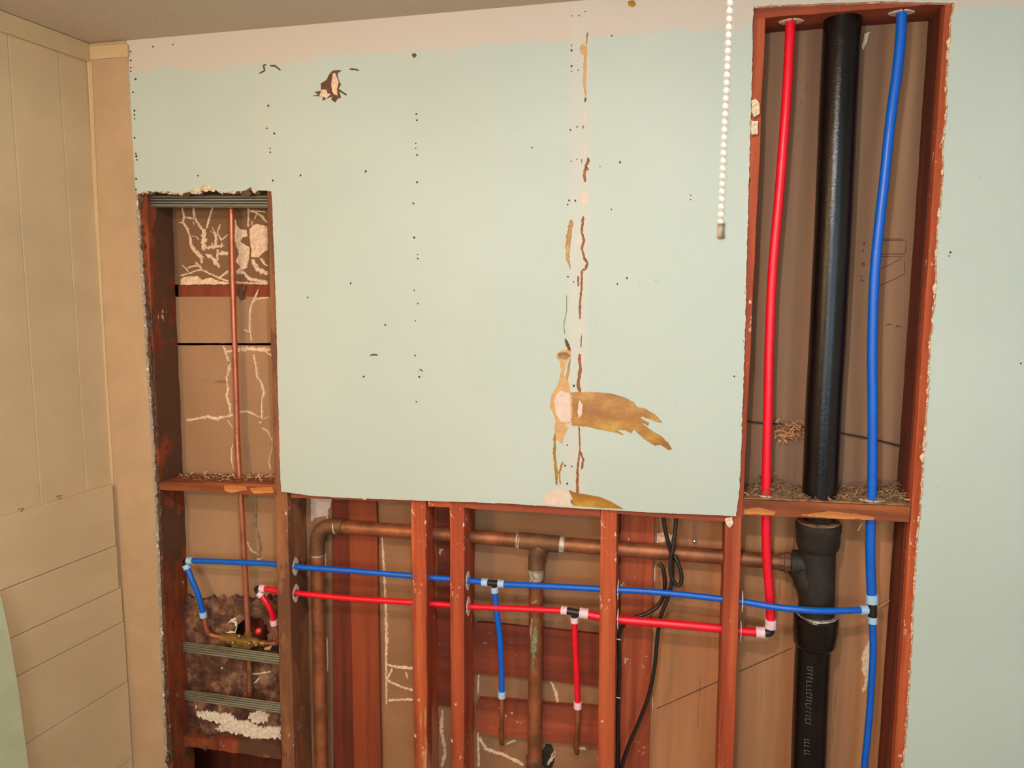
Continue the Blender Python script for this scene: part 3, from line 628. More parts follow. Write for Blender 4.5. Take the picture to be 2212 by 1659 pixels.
ridges(b2, [([(685, 580), (665, 625), (648, 660), (640, 700), (640, 780), (650, 850)], [8, 16, 12, 12, 12, 12]), ([(660, 632), (740, 622)], 12), ([(605, 785), (640, 800)], 10)], z3b, 2.37)
ridges(b3, [([(520, 900), (620, 885), (750, 890)], [18, 28, 24]), ([(505, 868), (535, 960), (525, 1030)], 14), ([(660, 912), (680, 1030), (690, 1040)], 12), ([(710, 890), (760, 925)], 14)], z3b, 2.37)
ridges(b3, [([(680, 0), (700, 100), (650, 200), (660, 300), (670, 370), (650, 450), (690, 560), (700, 680)], [30, 30, 35, 22, 40, 36, 40, 26]), ([(1020, 0), (1040, 200), (1090, 260), (1130, 400), (1105, 500), (1100, 740)], [24, 30, 26, 50, 24, 30]),
    ([(140, 760), (260, 740), (400, 710), (520, 740), (640, 715), (740, 690)], [50, 36, 50, 60, 36, 44]), ([(815, 650), (920, 645), (1000, 680), (1080, 720)], [30, 34, 26, 18]), ([(1100, 750), (1180, 720), (1225, 690)], 12),
    ([(1065, 790), (1110, 780)], 34), ([(1105, 850), (1180, 900), (1240, 1020), (1235, 1130), (1195, 1290), (1215, 1390)], 22), ([(740, 1050), (715, 1140), (715, 1270), (740, 1380)], [10, 34, 26, 16]), ([(660, 750), (735, 860)], 16)], z3c, 5.926)
def z4b(p): return [(310 + x / 2.68, 1040 + y / 2.68) for x, y in p]
def z5b(p): return [(600 + x / 2.68, 1040 + y / 2.68) for x, y in p]
def z6c(p): return [(900 + x / 2.68, 1040 + y / 2.68) for x, y in p]
def z7c(p): return [(1270 + x / 2.68, 1040 + y / 2.68) for x, y in p]
ridges(b3, [([(655, 85), (650, 250), (680, 380), (672, 440)], 18)], z4b, 2.68, mat=MAT['fluff'])
ridges(b3, [([(600, 350), (625, 400), (660, 420)], 14), ([(655, 455), (695, 440)], 14)], z4b, 2.68)
ridges(b4, [([(605, 320), (615, 480), (625, 700), (630, 900), (628, 1060), (630, 1290)], [10, 18, 16, 24, 14, 14]), ([(630, 1060), (700, 1075), (785, 1080)], [10, 22, 26]),
    ([(665, 1080), (630, 1150), (720, 1190), (785, 1210)], 16), ([(640, 1268), (720, 1262), (785, 1262)], 16), ([(272, 320), (278, 500)], 10), ([(740, 1100), (755, 1140)], 14),
    ([(955, 1320), (945, 1430), (970, 1560), (950, 1650)], [14, 30, 20, 30]), ([(196, 130), (200, 230)], 16), ([(290, 170), (285, 230)], 14), ([(285, 900), (290, 1100)], 10)], z5b, 2.68)
mk('plaster_patch', pslab(z5b([(192, 92), (318, 100), (300, 150), (280, 200), (200, 210)]), SB, .0015), MAT['tear_pink'], b4)
ridges(b4, [([(775, 1150), (805, 1220), (812, 1250), (818, 1290)], [14, 20, 24, 14]), ([(360, 1480), (400, 1550), (500, 1580), (620, 1640)], 22), ([(360, 1110), (355, 1230)], 12),
    ([(355, 1440), (360, 1650)], 16), ([(520, 1520), (580, 1495)], 16), ([(910, 1540), (980, 1545)], 20), ([(760, 1640), (800, 1560), (780, 1620)], 18)], z6c, 2.68)
mk('wall_hole', pslab(blob(1184, 1635, 15, 34, 16, .2), SB, .0012), MAT['hole'], b4)
mk('plaster_patch', pslab(z7c([(400, 300), (440, 290), (490, 310), (480, 345), (400, 355)]), SB, .0015), MAT['plaster'], b6)
ridges(b6, [([(390, 480), (385, 580)], 10), ([(372, 1240), (375, 1320)], 8)], z7c, 2.68, Y=SB)
def strokes(parent, items, wpx, Y, mat, name):
    for pts in items: mk(name, ribbon(pts, wpx, Y, .0004, .25, .01), mat, parent)
strokes(b6, [[(1416, 1532), (1560, 1468)]], 2.4, SB, MAT['ink'], 'scratch_line')
strokes(b7, [[(1594, 1452), (1715, 1398)]], 2.4, SB, MAT['ink'], 'scratch_line')
mk('nail_head', lathe(V(1500, 1169, SB - .006), V(1500, 1169, SB), [(0, .002), (.1, .005), (1, .005)]), MAT['steel'], b6, smooth=True)
# faded markings on the right board
def zN(p): return [(1840 + x / 7.214, 490 + y / 7.214) for x, y in p]
strokes(b5, [zN(q) for q in ([(300, 212), (850, 212)], [(300, 190), (820, 190)], [(850, 212), (840, 400), (820, 425), (300, 425)], [(300, 460), (760, 465), (850, 462)], [(760, 470), (750, 510), (300, 735)],
    [(820, 520), (822, 730), (700, 800), (300, 975)])], 1.5, SB, MAT['ink'], 'outline_mark')
strokes(b5, [zN(q) for q in ([(170, 230), (200, 250), (190, 280), (160, 270)], [(200, 225), (240, 240)], [(150, 380), (190, 360), (180, 400)], [(220, 430), (270, 385)], [(140, 600), (170, 560), (205, 580), (180, 610), (140, 600)],
    [(135, 750), (150, 790), (170, 760)], [(120, 860), (150, 825), (180, 840), (165, 870)], [(50, 1520), (120, 1500)], [(430, 1520), (460, 1520)], [(510, 1545), (570, 1515), (640, 1525)], [(680, 1590), (700, 1540), (770, 1560), (720, 1590)])], 2.6, SB, MAT['ink'], 'printed_mark')
strokes(b5, [[(1744, 180), (1740, 195)], [(1732, 215), (1728, 230)]], 3.0, SB, MAT['ink'], 'printed_mark')
# faded letters on the left board
def text(s, px, py, h, mat, parent, Y, squash=1.0):
    cu = bpy.data.curves.new('txt', 'FONT'); cu.body = s; cu.size = 1; cu.extrude = .0
    to = bpy.data.objects.new('txt', cu); sc.collection.objects.link(to); bpy.context.view_layer.update()
    me = to.evaluated_get(bpy.context.evaluated_depsgraph_get()).to_mesh()
    a = V(px, py, Y); vs_ = [a + Vector((v.co.x * h * squash, -.0004, v.co.y * h)) for v in me.vertices]; fs = [tuple(p.vertices) for p in me.polygons]
    to.to_mesh_clear(); bpy.data.objects.remove(to); bpy.data.curves.remove(cu)
    return mk('printed_word', (vs_, fs), mat, parent)
text('THIS', 433, 826, .0105, MAT['fluff'], b3, SB, 1.2)
text('UNDER', 465, 827, .0105, MAT['ink'], b3, SB, 1.05)
# shadow-gap batten dirt on left boards
# mortar and plaster mess at the bottom of the left bay
def mortar_mesh():
    vs_, fs = [], []; nx, ny = 52, 74; x0, x1, y0, y1 = 384, 640, 1288, 1612
    hx, hy, hr = 549, 1362, 1
    idx = {}
    for j in range(ny + 1):
        for i in range(nx + 1):
            px = x0 + (x1 - x0) * i / nx; py = y0 + (y1 - y0) * j / ny
            if j == 0: py += random.uniform(-6, 8)
            if j == ny: py += random.uniform(-8, 8)
            nz = mnoise.noise(Vector((px * .03, py * .03, 0))) * .008 + mnoise.noise(Vector((px * .09, py * .12, 5))) * .005
            idx[i, j] = len(vs_); vs_.append(V(px, py, SB - .006 - abs(nz)))
    for j in range(ny):
        for i in range(nx):
            px = x0 + (x1 - x0) * (i + .5) / nx; py = y0 + (y1 - y0) * (j + .5) / ny
            if ((px - 549) / 36) ** 2 + ((py - 1363) / 34) ** 2 < 1 + .25 * mnoise.noise(Vector((px * .1, py * .1, 2))): continue
            fs.append((idx[i, j], idx[i + 1, j], idx[i + 1, j + 1], idx[i, j + 1]))
    return vs_, fs
mo = mk('rough_mortar', mortar_mesh(), MAT['mortar'], smooth=True)
so = mo.modifiers.new('thick', 'SOLIDIFY'); so.thickness = .012; so.offset = -1
tag(mo, 'rough brown mortar backing with a jagged round hole behind the shower valve', 'mortar')
def z4d(p): return [(380 + x / 4.377, 1280 + y / 4.377) for x, y in p]
for q in ([(200, 1130), (300, 1110), (420, 1140), (520, 1130), (560, 1190), (640, 1200), (720, 1230), (820, 1270), (1000, 1260), (1000, 1370), (760, 1380), (640, 1340), (520, 1310), (380, 1290), (450, 1240), (300, 1190), (210, 1170)],
          [(700, 1130), (800, 1110), (890, 1140), (860, 1220), (760, 1230), (700, 1190)]):
    mk('plaster_crust', pslab(z4d(q), SB - .019, .005, .0045, .0055), MAT['plaster_w'], mo)
mk('plaster_crust', pslab(z4d([(470, 300), (580, 215), (590, 240), (570, 380), (480, 370)]), SB - .017, .004, .004, .002), MAT['plaster_w'], mo)
for q in ([(190, 1040), (200, 1130)], [(415, 1060), (425, 1110)], [(720, 770), (800, 760), (900, 745)], [(740, 860), (800, 800)]):
    mk('plaster_crust', ribbon(z4d(q), 5, SB - .018, .003), MAT['plaster_w'], mo)
for q in ([(430, 700), (450, 715)],):
    mk('plaster_crust', ribbon(z4d(q), 5, SB - .019, .004), MAT['plaster_w'], mo)
hblock('hole_backing', [(500, 1310), (620, 1310), (620, 1420), (500, 1420)], MAT['stud_dark'], 'dark red wood seen through the hole behind the valve', y0=.16, y1=.18, cat='board')
hblock('bottom_rail', [(395, 1590), (606, 1612), (607, 1640), (560, 1634), (480, 1622), (395, 1612)], MAT['stud_dirty'], 'dark splintered rail at the bottom of the left bay above the black gap', y0=.075, y1=.115, amp=.003, bevel=.003)

# ------------------------------------------------------------------ steel channels in the left bay
def channel(a, b, hh, mat, label, ya, yb):
    A, B = V(*a, ya), V(*b, yb); t = thing('steel_channel', label, 'steel channel', (A + B) / 2, 'ribbed steel bars')
    upv = Vector((0, 0, 1)); g = []
    for q in (-.375, -.125, .125, .375): g.append(tube([A + upv * hh * q, B + upv * hh * q], hh / 9.4, 12))
    smooth_by(mk('ribbed_web', join(*g), mat, t))
    for s in (-.5, .5):
        mk('flange', tube([A + upv * hh * s + Vector((0, .004, 0)), B + upv * hh * s + Vector((0, .004, 0))], .0022, 8), mat, t)
    return t
channel((325, 434), (582, 434), .030, MAT['steel'], 'shiny ribbed steel bar across the top of the left bay', .03, .03)
channel((388, 1397), (612, 1427), .029, MAT['steel_d'], 'dull ribbed steel bar just below the brass shower valve', .092, .034)
channel((390, 1501), (612, 1532), .029, MAT['steel_d'], 'dull ribbed steel bar lowest in the left bay above the plaster crust', .092, .034)
# ------------------------------------------------------------------ black soil stack
SY = .0685
st = thing('soil_pipe', 'thick black cast iron soil pipe standing in the tall right opening', 'pipe', Vector((V(1768, 1150, SY).x, SY, .0)))
def cpx(x, y, Y=SY): return V(x, y, Y)
up_ = [cpx(1821, 28), cpx(1812, 200), cpx(1800, 480), cpx(1794, 600), cpx(1786, 760), cpx(1780, 860), cpx(1774, 1000), cpx(1771, 1068), cpx(1769, 1120)]
d = (up_[0] - up_[1]).normalized(); up_.insert(0, up_[0] + d * ((zc(.3) - up_[0].z) / d.z))
smooth_by(mk('upper_pipe', tube(up_, .0415, 40, 3), MAT['iron'], st))
hub0, hub1 = cpx(1768, 1128), cpx(1766, 1190)
smooth_by(mk('hub', lathe(hub0, hub1, [(0, .040), (0, .0505), (.05, .0535), (.28, .0535), (.34, .0515), (.72, .051), (.86, .049), (1, .0425)], 40), MAT['iron_d'], st), 30)
tb = tube([cpx(1766, 1180), cpx(1763, 1345)], .0425, 40)
smooth_by(mk('tee_body', tb, MAT['iron_d'], st))
br0 = V(1709, 1216, .078); br1 = V(1766, 1222, SY)
smooth_by(mk('branch_hub', lathe(br0, br1, [(0, .018), (0, .031), (.05, .034), (.22, .034), (.3, .032), (1, .036)], 36), MAT['iron_d'], st), 30)
smooth_by(mk('branch_sweep', tube([V(1726, 1225, SY), V(1742, 1250, SY), V(1758, 1285, SY)], [.030, .034, .030], 28, 3), MAT['iron_d'], st))
h0, h1 = cpx(1763, 1328), cpx(1759, 1398)
smooth_by(mk('hub', lathe(h0, h1, [(0, .0425), (0, .0505), (.06, .0535), (.5, .0535), (.62, .052), (.85, .051), (.93, .047), (1, .0425)], 40), MAT['iron'], st), 30)
mk('oakum_ring', lathe(cpx(1763, 1325.5), cpx(1763, 1328.5), [(0, .0435), (.4, .0505), (1, .051)], 40), MAT['solder'], st)
mk('oakum_ring', lathe(cpx(1768, 1125.5), cpx(1768, 1128.5), [(0, .0425), (.4, .0500), (1, .0505)], 40), MAT['dust'], st)
lo_ = [cpx(1759, 1385), cpx(1755, 1420), cpx(1750, 1540), cpx(1746, 1659)]
d = (lo_[-1] - lo_[-2]).normalized(); lo_.append(lo_[-1] + d * (lo_[-1].z / -d.z))
lw = smooth_by(mk('lower_pipe', tube(lo_, .0425, 40, 2), MAT['iron'], st))
def zP(x, y): return (1680 + x / 5.946, 1380 + y / 5.946)
marks = []
def raised(pts):
    # short stroke wrapped on the round face of the lower pipe
    out = []
    for (x, y) in pts:
        px, py = zP(x, y); c = V(px, py, SY - .03)
        ax = extr(lo_[1], lo_[3], c.z); dx = max(-.04, min(.04, c.x - ax.x)); out.append(Vector((c.x, SY - math.sqrt(.0425 ** 2 - dx * dx), c.z)))
    return tube(out, .00085, 6)
yq = 335
random.seed(21)
while yq < 1060:
    hgt = random.choice([26, 34, 40]); a = random.random(); xo = 372 - (yq - 335) * .035
    marks.append(raised([(xo, yq), (xo + 62, yq + 4)]))
    if a < .6: marks.append(raised([(xo, yq), (xo, yq + hgt - 8)]))
    if a > .35: marks.append(raised([(xo + 62, yq + 4), (xo + 60, yq + hgt - 6)]))
    yq += hgt + 14
marks2 = []
for yy in (1262, 1300, 1340, 1400, 1440):
    marks2 += [raised([(335, yy), (400, yy + 8)]), raised([(335, yy), (338, yy + 24)])]
mk('raised_lettering', join(*marks), MAT['iron_letter'], lw); mk('raised_lettering', join(*marks2), MAT['iron_letter'], lw)
# ------------------------------------------------------------------ copper drain
DY = .088; RD = .0196
cdn = thing('copper_drain', 'large tarnished copper drain pipe with elbow and tee running through the studs', 'pipe', V(690, 1400, DY))
smooth_by(mk('horizontal_pipe', tube([V(738, 1138, DY), V(890, 1149, DY), V(985, 1156, DY), V(1140, 1169, DY)], RD, 28), MAT['copper_old'], cdn))
smooth_by(mk('horizontal_pipe', tube([V(1215, 1176, DY), V(1340, 1186, DY), V(1560, 1203, DY), V(1690, 1214, DY - .006)], RD, 28), MAT['copper_old'], cdn))
pl = [V(686, 1195, DY), V(690, 1400, DY), V(695, 1655, DY)]; d = (pl[2] - pl[1]).normalized(); pl.append(pl[2] + d * (pl[2].z / -d.z))
smooth_by(mk('vertical_pipe', tube(pl, RD, 28), MAT['copper_old'], cdn))
el = [V(686, 1196, DY), V(686, 1172, DY), V(690, 1152, DY), V(702, 1140, DY), V(720, 1136, DY), V(742, 1138, DY)]
smooth_by(mk('elbow', tube(el, [.0225, .0225, .0222, .0222, .0225, .0225], 28, 4), MAT['copper_dull'], cdn))
smooth_by(mk('solder_ring', lathe(V(724, 1137, DY), V(728, 1137, DY), [(0, .0225), (.5, .0233), (1, .0222)]), MAT['solder'], cdn))
smooth_by(mk('solder_ring', lathe(V(686, 1182, DY), V(686, 1200, DY), [(0, .0215), (.3, .0222), (.8, .0206), (1, .0198)]), MAT['solder'], cdn))
tee = join(tube([V(1120, 1167, DY), V(1212, 1176, DY)], .0228, 28), tube([V(1182, 1174, DY), V(1170, 1182, DY), V(1161, 1196, DY), V(1159, 1212, DY), V(1158, 1232, DY)], [.020, .0235, .0228, .0225, .0225], 28, 4))
smooth_by(mk('tee', tee, MAT['copper_dull'], cdn))
smooth_by(mk('solder_ring', lathe(V(1116, 1167, DY), V(1124, 1168, DY), [(0, .0205), (.6, .0225), (1, .0236)]), MAT['solder'], cdn))
smooth_by(mk('solder_ring', lathe(V(1210, 1176, DY), V(1220, 1177, DY), [(0, .0236), (.4, .0225), (1, .0202)]), MAT['solder'], cdn))
smooth_by(mk('solder_ring', lathe(V(1158, 1229, DY), V(1158, 1252, DY), [(0, .0232), (.2, .0215), (.8, .0202), (1, .0198)]), MAT['solder'], cdn))
p2 = [V(1158, 1228, DY), V(1157, 1400, DY), V(1154, 1659, DY)]; d = (p2[2] - p2[1]).normalized(); p2.append(p2[2] + d * (p2[2].z / -d.z))
smooth_by(mk('vertical_pipe', tube(p2, RD, 28), MAT['copper_old'], cdn))
smooth_by(mk('coupling', lathe(V(1154, 1634, DY), V(1153, 1680, DY), [(0, .0198), (.05, .0235), (.25, .0235), (.3, .0225), (1, .0225)]), MAT['copper_dull'], cdn))
smooth_by(mk('trap_adapter', lathe(V(1682, 1213, DY - .006), V(1712, 1216, DY - .008), [(0, .0198), (0, .0225), (.35, .0225), (.4, .0255), (1, .0255)], 10), MAT['copper_dull'], cdn), 20)
# green streaks on the drain below the tee
def wrap(pts, wpx):
    g = ribbon(pts, wpx, DY, 0, .5, .004); c = [V(1158, y, DY) for y in (1230, 1600)]
    out = []
    for v in g[0]:
        ax = extr(c[0], c[1], v.z); dx = max(-.0185, min(.0185, (v.x - ax.x))); out.append(Vector((ax.x + dx, DY - math.sqrt(max(1e-6, (RD + .0006) ** 2 - dx * dx)), v.z)))
    return out, g[1]
for q, wd in (([(1160, 1345), (1158, 1380), (1150, 1420), (1148, 1480)], [6, 11, 12, 4]), ([(1149, 1345), (1147, 1400), (1147, 1440)], [4, 7, 3]), ([(1164, 1290), (1150, 1300)], 4)):
    mk('verdigris_streak', wrap(q, wd), MAT['verdigris'], cdn)
for q, wd in (([(1148, 1235), (1147, 1262)], 5), ([(1158, 1238), (1160, 1258)], 7), ([(1152, 1330), (1148, 1370)], 2.5)):
    mk('solder_streak', wrap(q, wd), MAT['solder'], cdn)

# ------------------------------------------------------------------ copper riser, valve
riser = thing('copper_riser', 'thin bright copper pipe rising through the narrow left bay', 'pipe', V(520, 1070, .09))
RR = .0078; RY = .09
smooth_by(mk('riser_pipe', tube([V(500, 446, RY), V(501, 520, RY), V(503, 595, RY)], .0070, 18), MAT['copper_new'], riser))
smooth_by(mk('end_cap', lathe(V(500, 450, RY), V(500, 458, RY), [(0, .005), (.3, .0084), (1, .0084)], 18), MAT['copper_new'], riser))
smooth_by(mk('coupling', tube([V(503, 590, RY), V(503, 608, RY)], .0086, 18), MAT['copper_new'], riser))
smooth_by(mk('riser_pipe', tube([V(503, 605, RY), V(507, 740, RY), V(511, 860, RY), V(513, 945, RY)], .0076, 18), MAT['copper_new'], riser))
smooth_by(mk('riser_pipe', tube([V(512.5, 940, RY), V(515, 990, RY - .006), V(519, 1050, RY - .01), V(528, 1200, RY - .01), V(536, 1362, RY - .01)], .0082, 18), MAT['copper_new'], riser))
low = thing('copper_riser', 'short copper pipe below the shower valve between two steel bars', 'pipe', V(540, 1460, .085))
smooth_by(mk('pipe', tube([V(538, 1400, .085), V(540, 1500, .085)], .0078, 18), MAT['copper_old'], low))
smooth_by(mk('collar', tube([V(540, 1494, .085), V(540, 1504, .085)], .0105, 18), MAT['stud_dark'], low))
VYv = .088
va = thing('shower_valve', 'old brass shower valve body with soldered copper elbows in the left bay', 'valve', V(530, 1385, VYv))
body = join(lathe(V(478, 1377, VYv), V(512, 1382, VYv), [(0, .009), (0, .0115), (.4, .0115), (.5, .015), (1, .016)]), lathe(V(505, 1383, VYv), V(545, 1388, VYv), [(0, .017), (.5, .0195), (1, .017)]),
            lathe(V(545, 1387, VYv), V(574, 1390, VYv), [(0, .016), (.4, .013), (.5, .010), (1, .0095)]))
smooth_by(mk('valve_body', body, MAT['brass'], va), 50)
smooth_by(mk('mounting_plate', slab([V(494, 1380, .07), V(545, 1387, .07), V(540, 1404, .07), V(500, 1400, .07)], (0, .012, 0)), MAT['brass'], va, mats=[MAT['brass'], MAT['brass']], bevel=.003), 50)
smooth_by(mk('top_port', lathe(V(536, 1356, VYv), V(537, 1385, VYv), [(0, .0095), (.3, .0095), (.35, .012), (1, .012)]), MAT['brass'], va))
for (x, y) in ((503, 1388), (538, 1390), (516, 1374), (553, 1392)):
    smooth_by(mk('screw_cap', lathe(V(x, y, .058), V(x, y, .08), [(0, .0035), (.15, .0058), (1, .0058)], 16), MAT['brass'], va))
smooth_by(mk('red_stop', lathe(V(559, 1362, .07), V(557, 1366, .1), [(0, .004), (.1, .0085), (1, .0085)], 20), MAT['redcap'], va))
smooth_by(mk('copper_stub', tube([V(441, 1334, .072), V(444, 1350, .076), V(447, 1362, .08), V(454, 1370, .086), V(466, 1374, .088), V(482, 1377, .088)], [.0066, .0066, .0078, .0082, .0070, .0078], 16, 3), MAT['copper_new'], va))
smooth_by(mk('copper_stub', tube([V(594, 1352, .075), V(600, 1370, .08), V(600, 1385, .088), V(592, 1390, .088), V(572, 1389, .088)], .0075, 16, 3), MAT['copper_new'], va))
mk('paper_tag', slab([V(570, 1400, .075), V(588, 1394, .075), V(583, 1404, .075), V(572, 1404, .075)], (0, .002, 0)), MAT['tear_tan'], va)

# ------------------------------------------------------------------ PEX
R12, R34 = .0081, .0111
def pex(pts, r, mat, label, group=None, sub=5):
    p = [V(*q) for q in pts]
    o = smooth_by(mk('pex_pipe', tube(p, r, 22, sub), mat)); return tag(o, label, 'pipe', group)
bl = MAT['blue']; rd = MAT['red']
PY = .045
pex([(418, 1211, .062), (500, 1214, .058), (608, 1219, .052), (637, 1224, .048), (760, 1233, .044), (890, 1244, PY), (950, 1249, PY), (1012, 1254, PY), (1048, 1258, PY)], R12, bl, 'long blue horizontal pipe from left elbow to the blue tee')
pex([(1088, 1262, PY), (1180, 1266, PY), (1296, 1272, PY), (1420, 1279, PY), (1560, 1294, .04), (1601, 1299, .032), (1680, 1312, .014), (1760, 1319, .004), (1820, 1319, .018), (1862, 1317, .034)], R12, bl, 'blue horizontal pipe from the small tee, sagging across the black soil pipe')
pex([(405, 1228, .064), (416, 1255, .060), (429, 1287, .064), (439, 1326, .072)], R12, bl, 'short curved blue pipe dropping to the shower valve')
pex([(1069, 1278, PY), (1073, 1320, .05), (1079, 1370, .052), (1083, 1430, .052), (1084, 1496, .052)], R12, bl, 'blue drop pipe hanging from the small blue tee')
pex([(1948, 20, .044), (1947, 57, .044), (1942.5, 114, .044), (1936, 171, .043), (1929.5, 215, .043), (1921, 285, .042), (1909, 400, .042), (1900, 480, .042), (1889, 600, .042), (1884, 760, .042), (1885, 860, .042), (1884.6, 1000, .042), (1883, 1078, .042), (1881, 1128, .042), (1880, 1200, .042), (1883, 1290, .042)], R34, bl, 'thick blue vertical pipe in the tall right opening', sub=4)
lowb = [(1884.5, 1340, .042), (1886, 1400, .046), (1884, 1450, .05), (1879, 1530, .055), (1873, 1600, .058), (1867, 1665, .06), (1862, 1800, .06), (1862, 2400, .06)]
pex(lowb, R12, bl, 'thin blue vertical pipe leaving the right tee downwards')
pex([(1708, 40, .052), (1700, 200, .046), (1685, 400, .046), (1678, 480, .046), (1668, 600, .046), (1661.5, 760, .046), (1659.5, 860, .046), (1656, 1000, .046), (1655, 1068, .046), (1655, 1115, .046), (1656, 1200, .046), (1662, 1280, .046), (1665, 1340, .046)], R34, rd, 'thick red vertical pipe in the tall right opening', sub=4)
pex([(1640, 1366, .046), (1601, 1363, .046), (1560, 1358, .045), (1450, 1348, .045), (1335, 1338, .045), (1266, 1327, .045)], R34, rd, 'thick red horizontal pipe from the elbow to the red tee')
pex([(1214, 1319, .045), (1100, 1314, .045), (1010, 1310, .045), (950, 1305, .045), (890, 1301, .045), (760, 1293, .045), (640, 1281, .048), (600, 1276, .054), (570, 1272, .060)], R12, rd, 'long red horizontal pipe from red tee to the left bay')
pex([(1241, 1343, .045), (1243, 1400, .05), (1246, 1460, .052), (1248, 1520, .052)], R12, rd, 'red drop pipe hanging from the red tee')
pex([(563, 1284, .062), (575, 1300, .060), (585, 1318, .064), (592, 1343, .072)], R12, rd, 'short curved red pipe dropping to the shower valve')
def fitting(name, label, pos, bodyg, rings, ringmat):
    t = thing(name, label, 'pipe fitting', pos)
    smooth_by(mk('fitting_body', bodyg, MAT['black'], t))
    for a, b, r in rings:
        smooth_by(mk('crimp_ring', lathe(a, b, [(0, r * .96), (0, r), (.08, r * 1.03), (.3, r), (.7, r * .99), (.92, r * 1.03), (1, r), (1, r * .96)], 28), ringmat, t), 40)
    return t
RB, RRg = MAT['ring_b'], MAT['ring_r']
Y4 = .045
fitting('tee_fitting', 'black tee with pale blue rings on the long blue pipe', V(1067, 1260, Y4), join(tube([V(1048, 1258, Y4), V(1086, 1261, Y4)], .0077, 20), tube([V(1067, 1259, Y4), V(1068, 1276, Y4)], .0072, 20)),
    [(V(1041, 1257.5, Y4), V(1054, 1258.5, Y4), .0108), (V(1076, 1260.5, Y4), V(1089, 1261.5, Y4), .0108), (V(1068, 1268, Y4), V(1069, 1280, Y4), .0100)], RB)
fitting('tee_fitting', 'black tee with pale pink rings on the red horizontal pipe', V(1240, 1322, Y4), join(tube([V(1222, 1319, Y4), V(1256, 1325, Y4)], .0092, 20), tube([V(1240, 1322, Y4), V(1241, 1340, Y4)], .0080, 20)),
    [(V(1212, 1318, Y4), V(1225, 1319.5, Y4), .0112), (V(1252, 1323.5, Y4), V(1271, 1326.5, Y4), .0138), (V(1240.5, 1333, Y4), V(1241, 1345, Y4), .0104)], RRg)
Y5 = .042
fitting('tee_fitting', 'black tee with three pale blue rings on the thick blue vertical pipe', V(1885, 1317, Y5), join(tube([V(1884, 1295, Y5), V(1885, 1340, Y5)], .0100, 20), tube([V(1868, 1317, Y5 - .006), V(1885, 1316, Y5)], .0086, 20)),
    [(V(1883, 1284, Y5), V(1884, 1303, Y5), .0138), (V(1885, 1332, Y5), V(1885, 1346, Y5), .0108), (V(1858, 1318, Y5 - .008), V(1874, 1317, Y5 - .004), .0110)], RB)
Y6 = .046
fitting('elbow_fitting', 'black elbow with pink rings at the foot of the thick red pipe', V(1663, 1364, Y6), tube([V(1664.5, 1345, Y6), V(1664, 1362, Y6), V(1660, 1367, Y6), V(1640, 1366, Y6)], .0098, 20, 4),
    [(V(1665, 1338, Y6), V(1664.5, 1357, Y6), .0138), (V(1633, 1365.5, Y6), V(1652, 1366.5, Y6), .0138)], RRg)
fitting('elbow_fitting', 'black elbow with blue rings at the far left end of the blue pipe', V(403, 1214, .063), tube([V(416, 1211, .062), V(405, 1211, .063), V(400, 1214, .064), V(403, 1226, .064)], .0085, 18, 4),
    [(V(405, 1211, .062), V(416, 1211, .062), .0108), (V(401, 1220, .064), V(405, 1229, .064), .0108)], RB)
fitting('elbow_fitting', 'black elbow with pink rings at the left end of the red pipe', V(557, 1272, .061), tube([V(570, 1271, .06), V(559, 1271, .061), V(555, 1274, .062), V(562, 1284, .062)], .0085, 18, 4),
    [(V(562, 1271, .06), V(573, 1271.5, .06), .0108), (V(559, 1280, .062), V(566, 1288, .062), .0104)], RRg)
def stub(label, a, ringmat, pts, group=None):
    t = thing('copper_stub', label, 'pipe', V(*pts[-1]))
    smooth_by(mk('crimp_ring', lathe(V(*a[0]), V(*a[1]), [(0, .0098), (0, .0105), (.15, .0109), (.5, .0103), (.85, .0109), (1, .0105), (1, .0098)], 24), ringmat, t))
    smooth_by(mk('copper_end', tube([V(*p) for p in pts], [.0062, .0066, .0066, .0078, .0078, .0070][:len(pts)], 16, 2), MAT['copper_old'], t))
    return t
stub('copper stub with pale blue ring below the blue drop pipe', ((1084, 1493, .052), (1084, 1507, .052)), RB, [(1084, 1504, .052), (1084, 1530, .054), (1084, 1560, .060), (1083, 1575, .062), (1083, 1595, .075), (1084, 1606, .1)])
stub('copper stub with pink ring below the red drop pipe', ((1248, 1516, .052), (1248, 1530, .052)), RRg, [(1248, 1526, .052), (1248, 1550, .054), (1247, 1580, .060), (1246, 1590, .062), (1245, 1615, .075), (1246, 1626, .1)])
for q, m, lb in (((438, 1322, .071), RB, 'pale blue crimp ring above the left copper elbow of the valve'), ((591, 1339, .071), RRg, 'pink crimp ring above the right copper elbow of the valve')):
    a = V(*q); b = V(q[0] + 2, q[1] + 11, q[2] + .002)
    o = smooth_by(mk('crimp_ring', lathe(a, b, [(0, .0098), (0, .0106), (.15, .011), (.85, .011), (1, .0106), (1, .0098)], 24), m)); tag(o, lb, 'pipe ring')
# grommets: thin split plates with pointed ends lying on the wood
def grommet(c, axis, half, label, rad=.0105):
    """axis x: plate stands on a stud side; axis z: plate lies on a block"""
    t = thing('pipe_grommet', label, 'pipe grommet', c)
    for s in (-1, 1):
        out = []
        prof = [(0.0012, rad * 1.05), (.0012, .0185), (.007, .0195), (.018, .013), (half, .0035), (half + .0005, -.0), (half, -.0035), (.018, -.013), (.007, -.0195), (.0012, -.0185), (.0012, -rad * 1.05), (rad * .7, -rad * .75), (rad * .98, 0), (rad * .7, rad * .75)]
        for (l, w_) in prof:
            if axis == 'x': out.append(c + Vector((0, w_, s * l)))
            else: out.append(c + Vector((s * l, w_, 0)))
        d = Vector((.0022, 0, 0)) if axis == 'x' else Vector((0, 0, .0022))
        g = slab(out, d); mk('half_plate', (g[0], g[1]), MAT['grommet'], t, bevel=.0005)
    return t
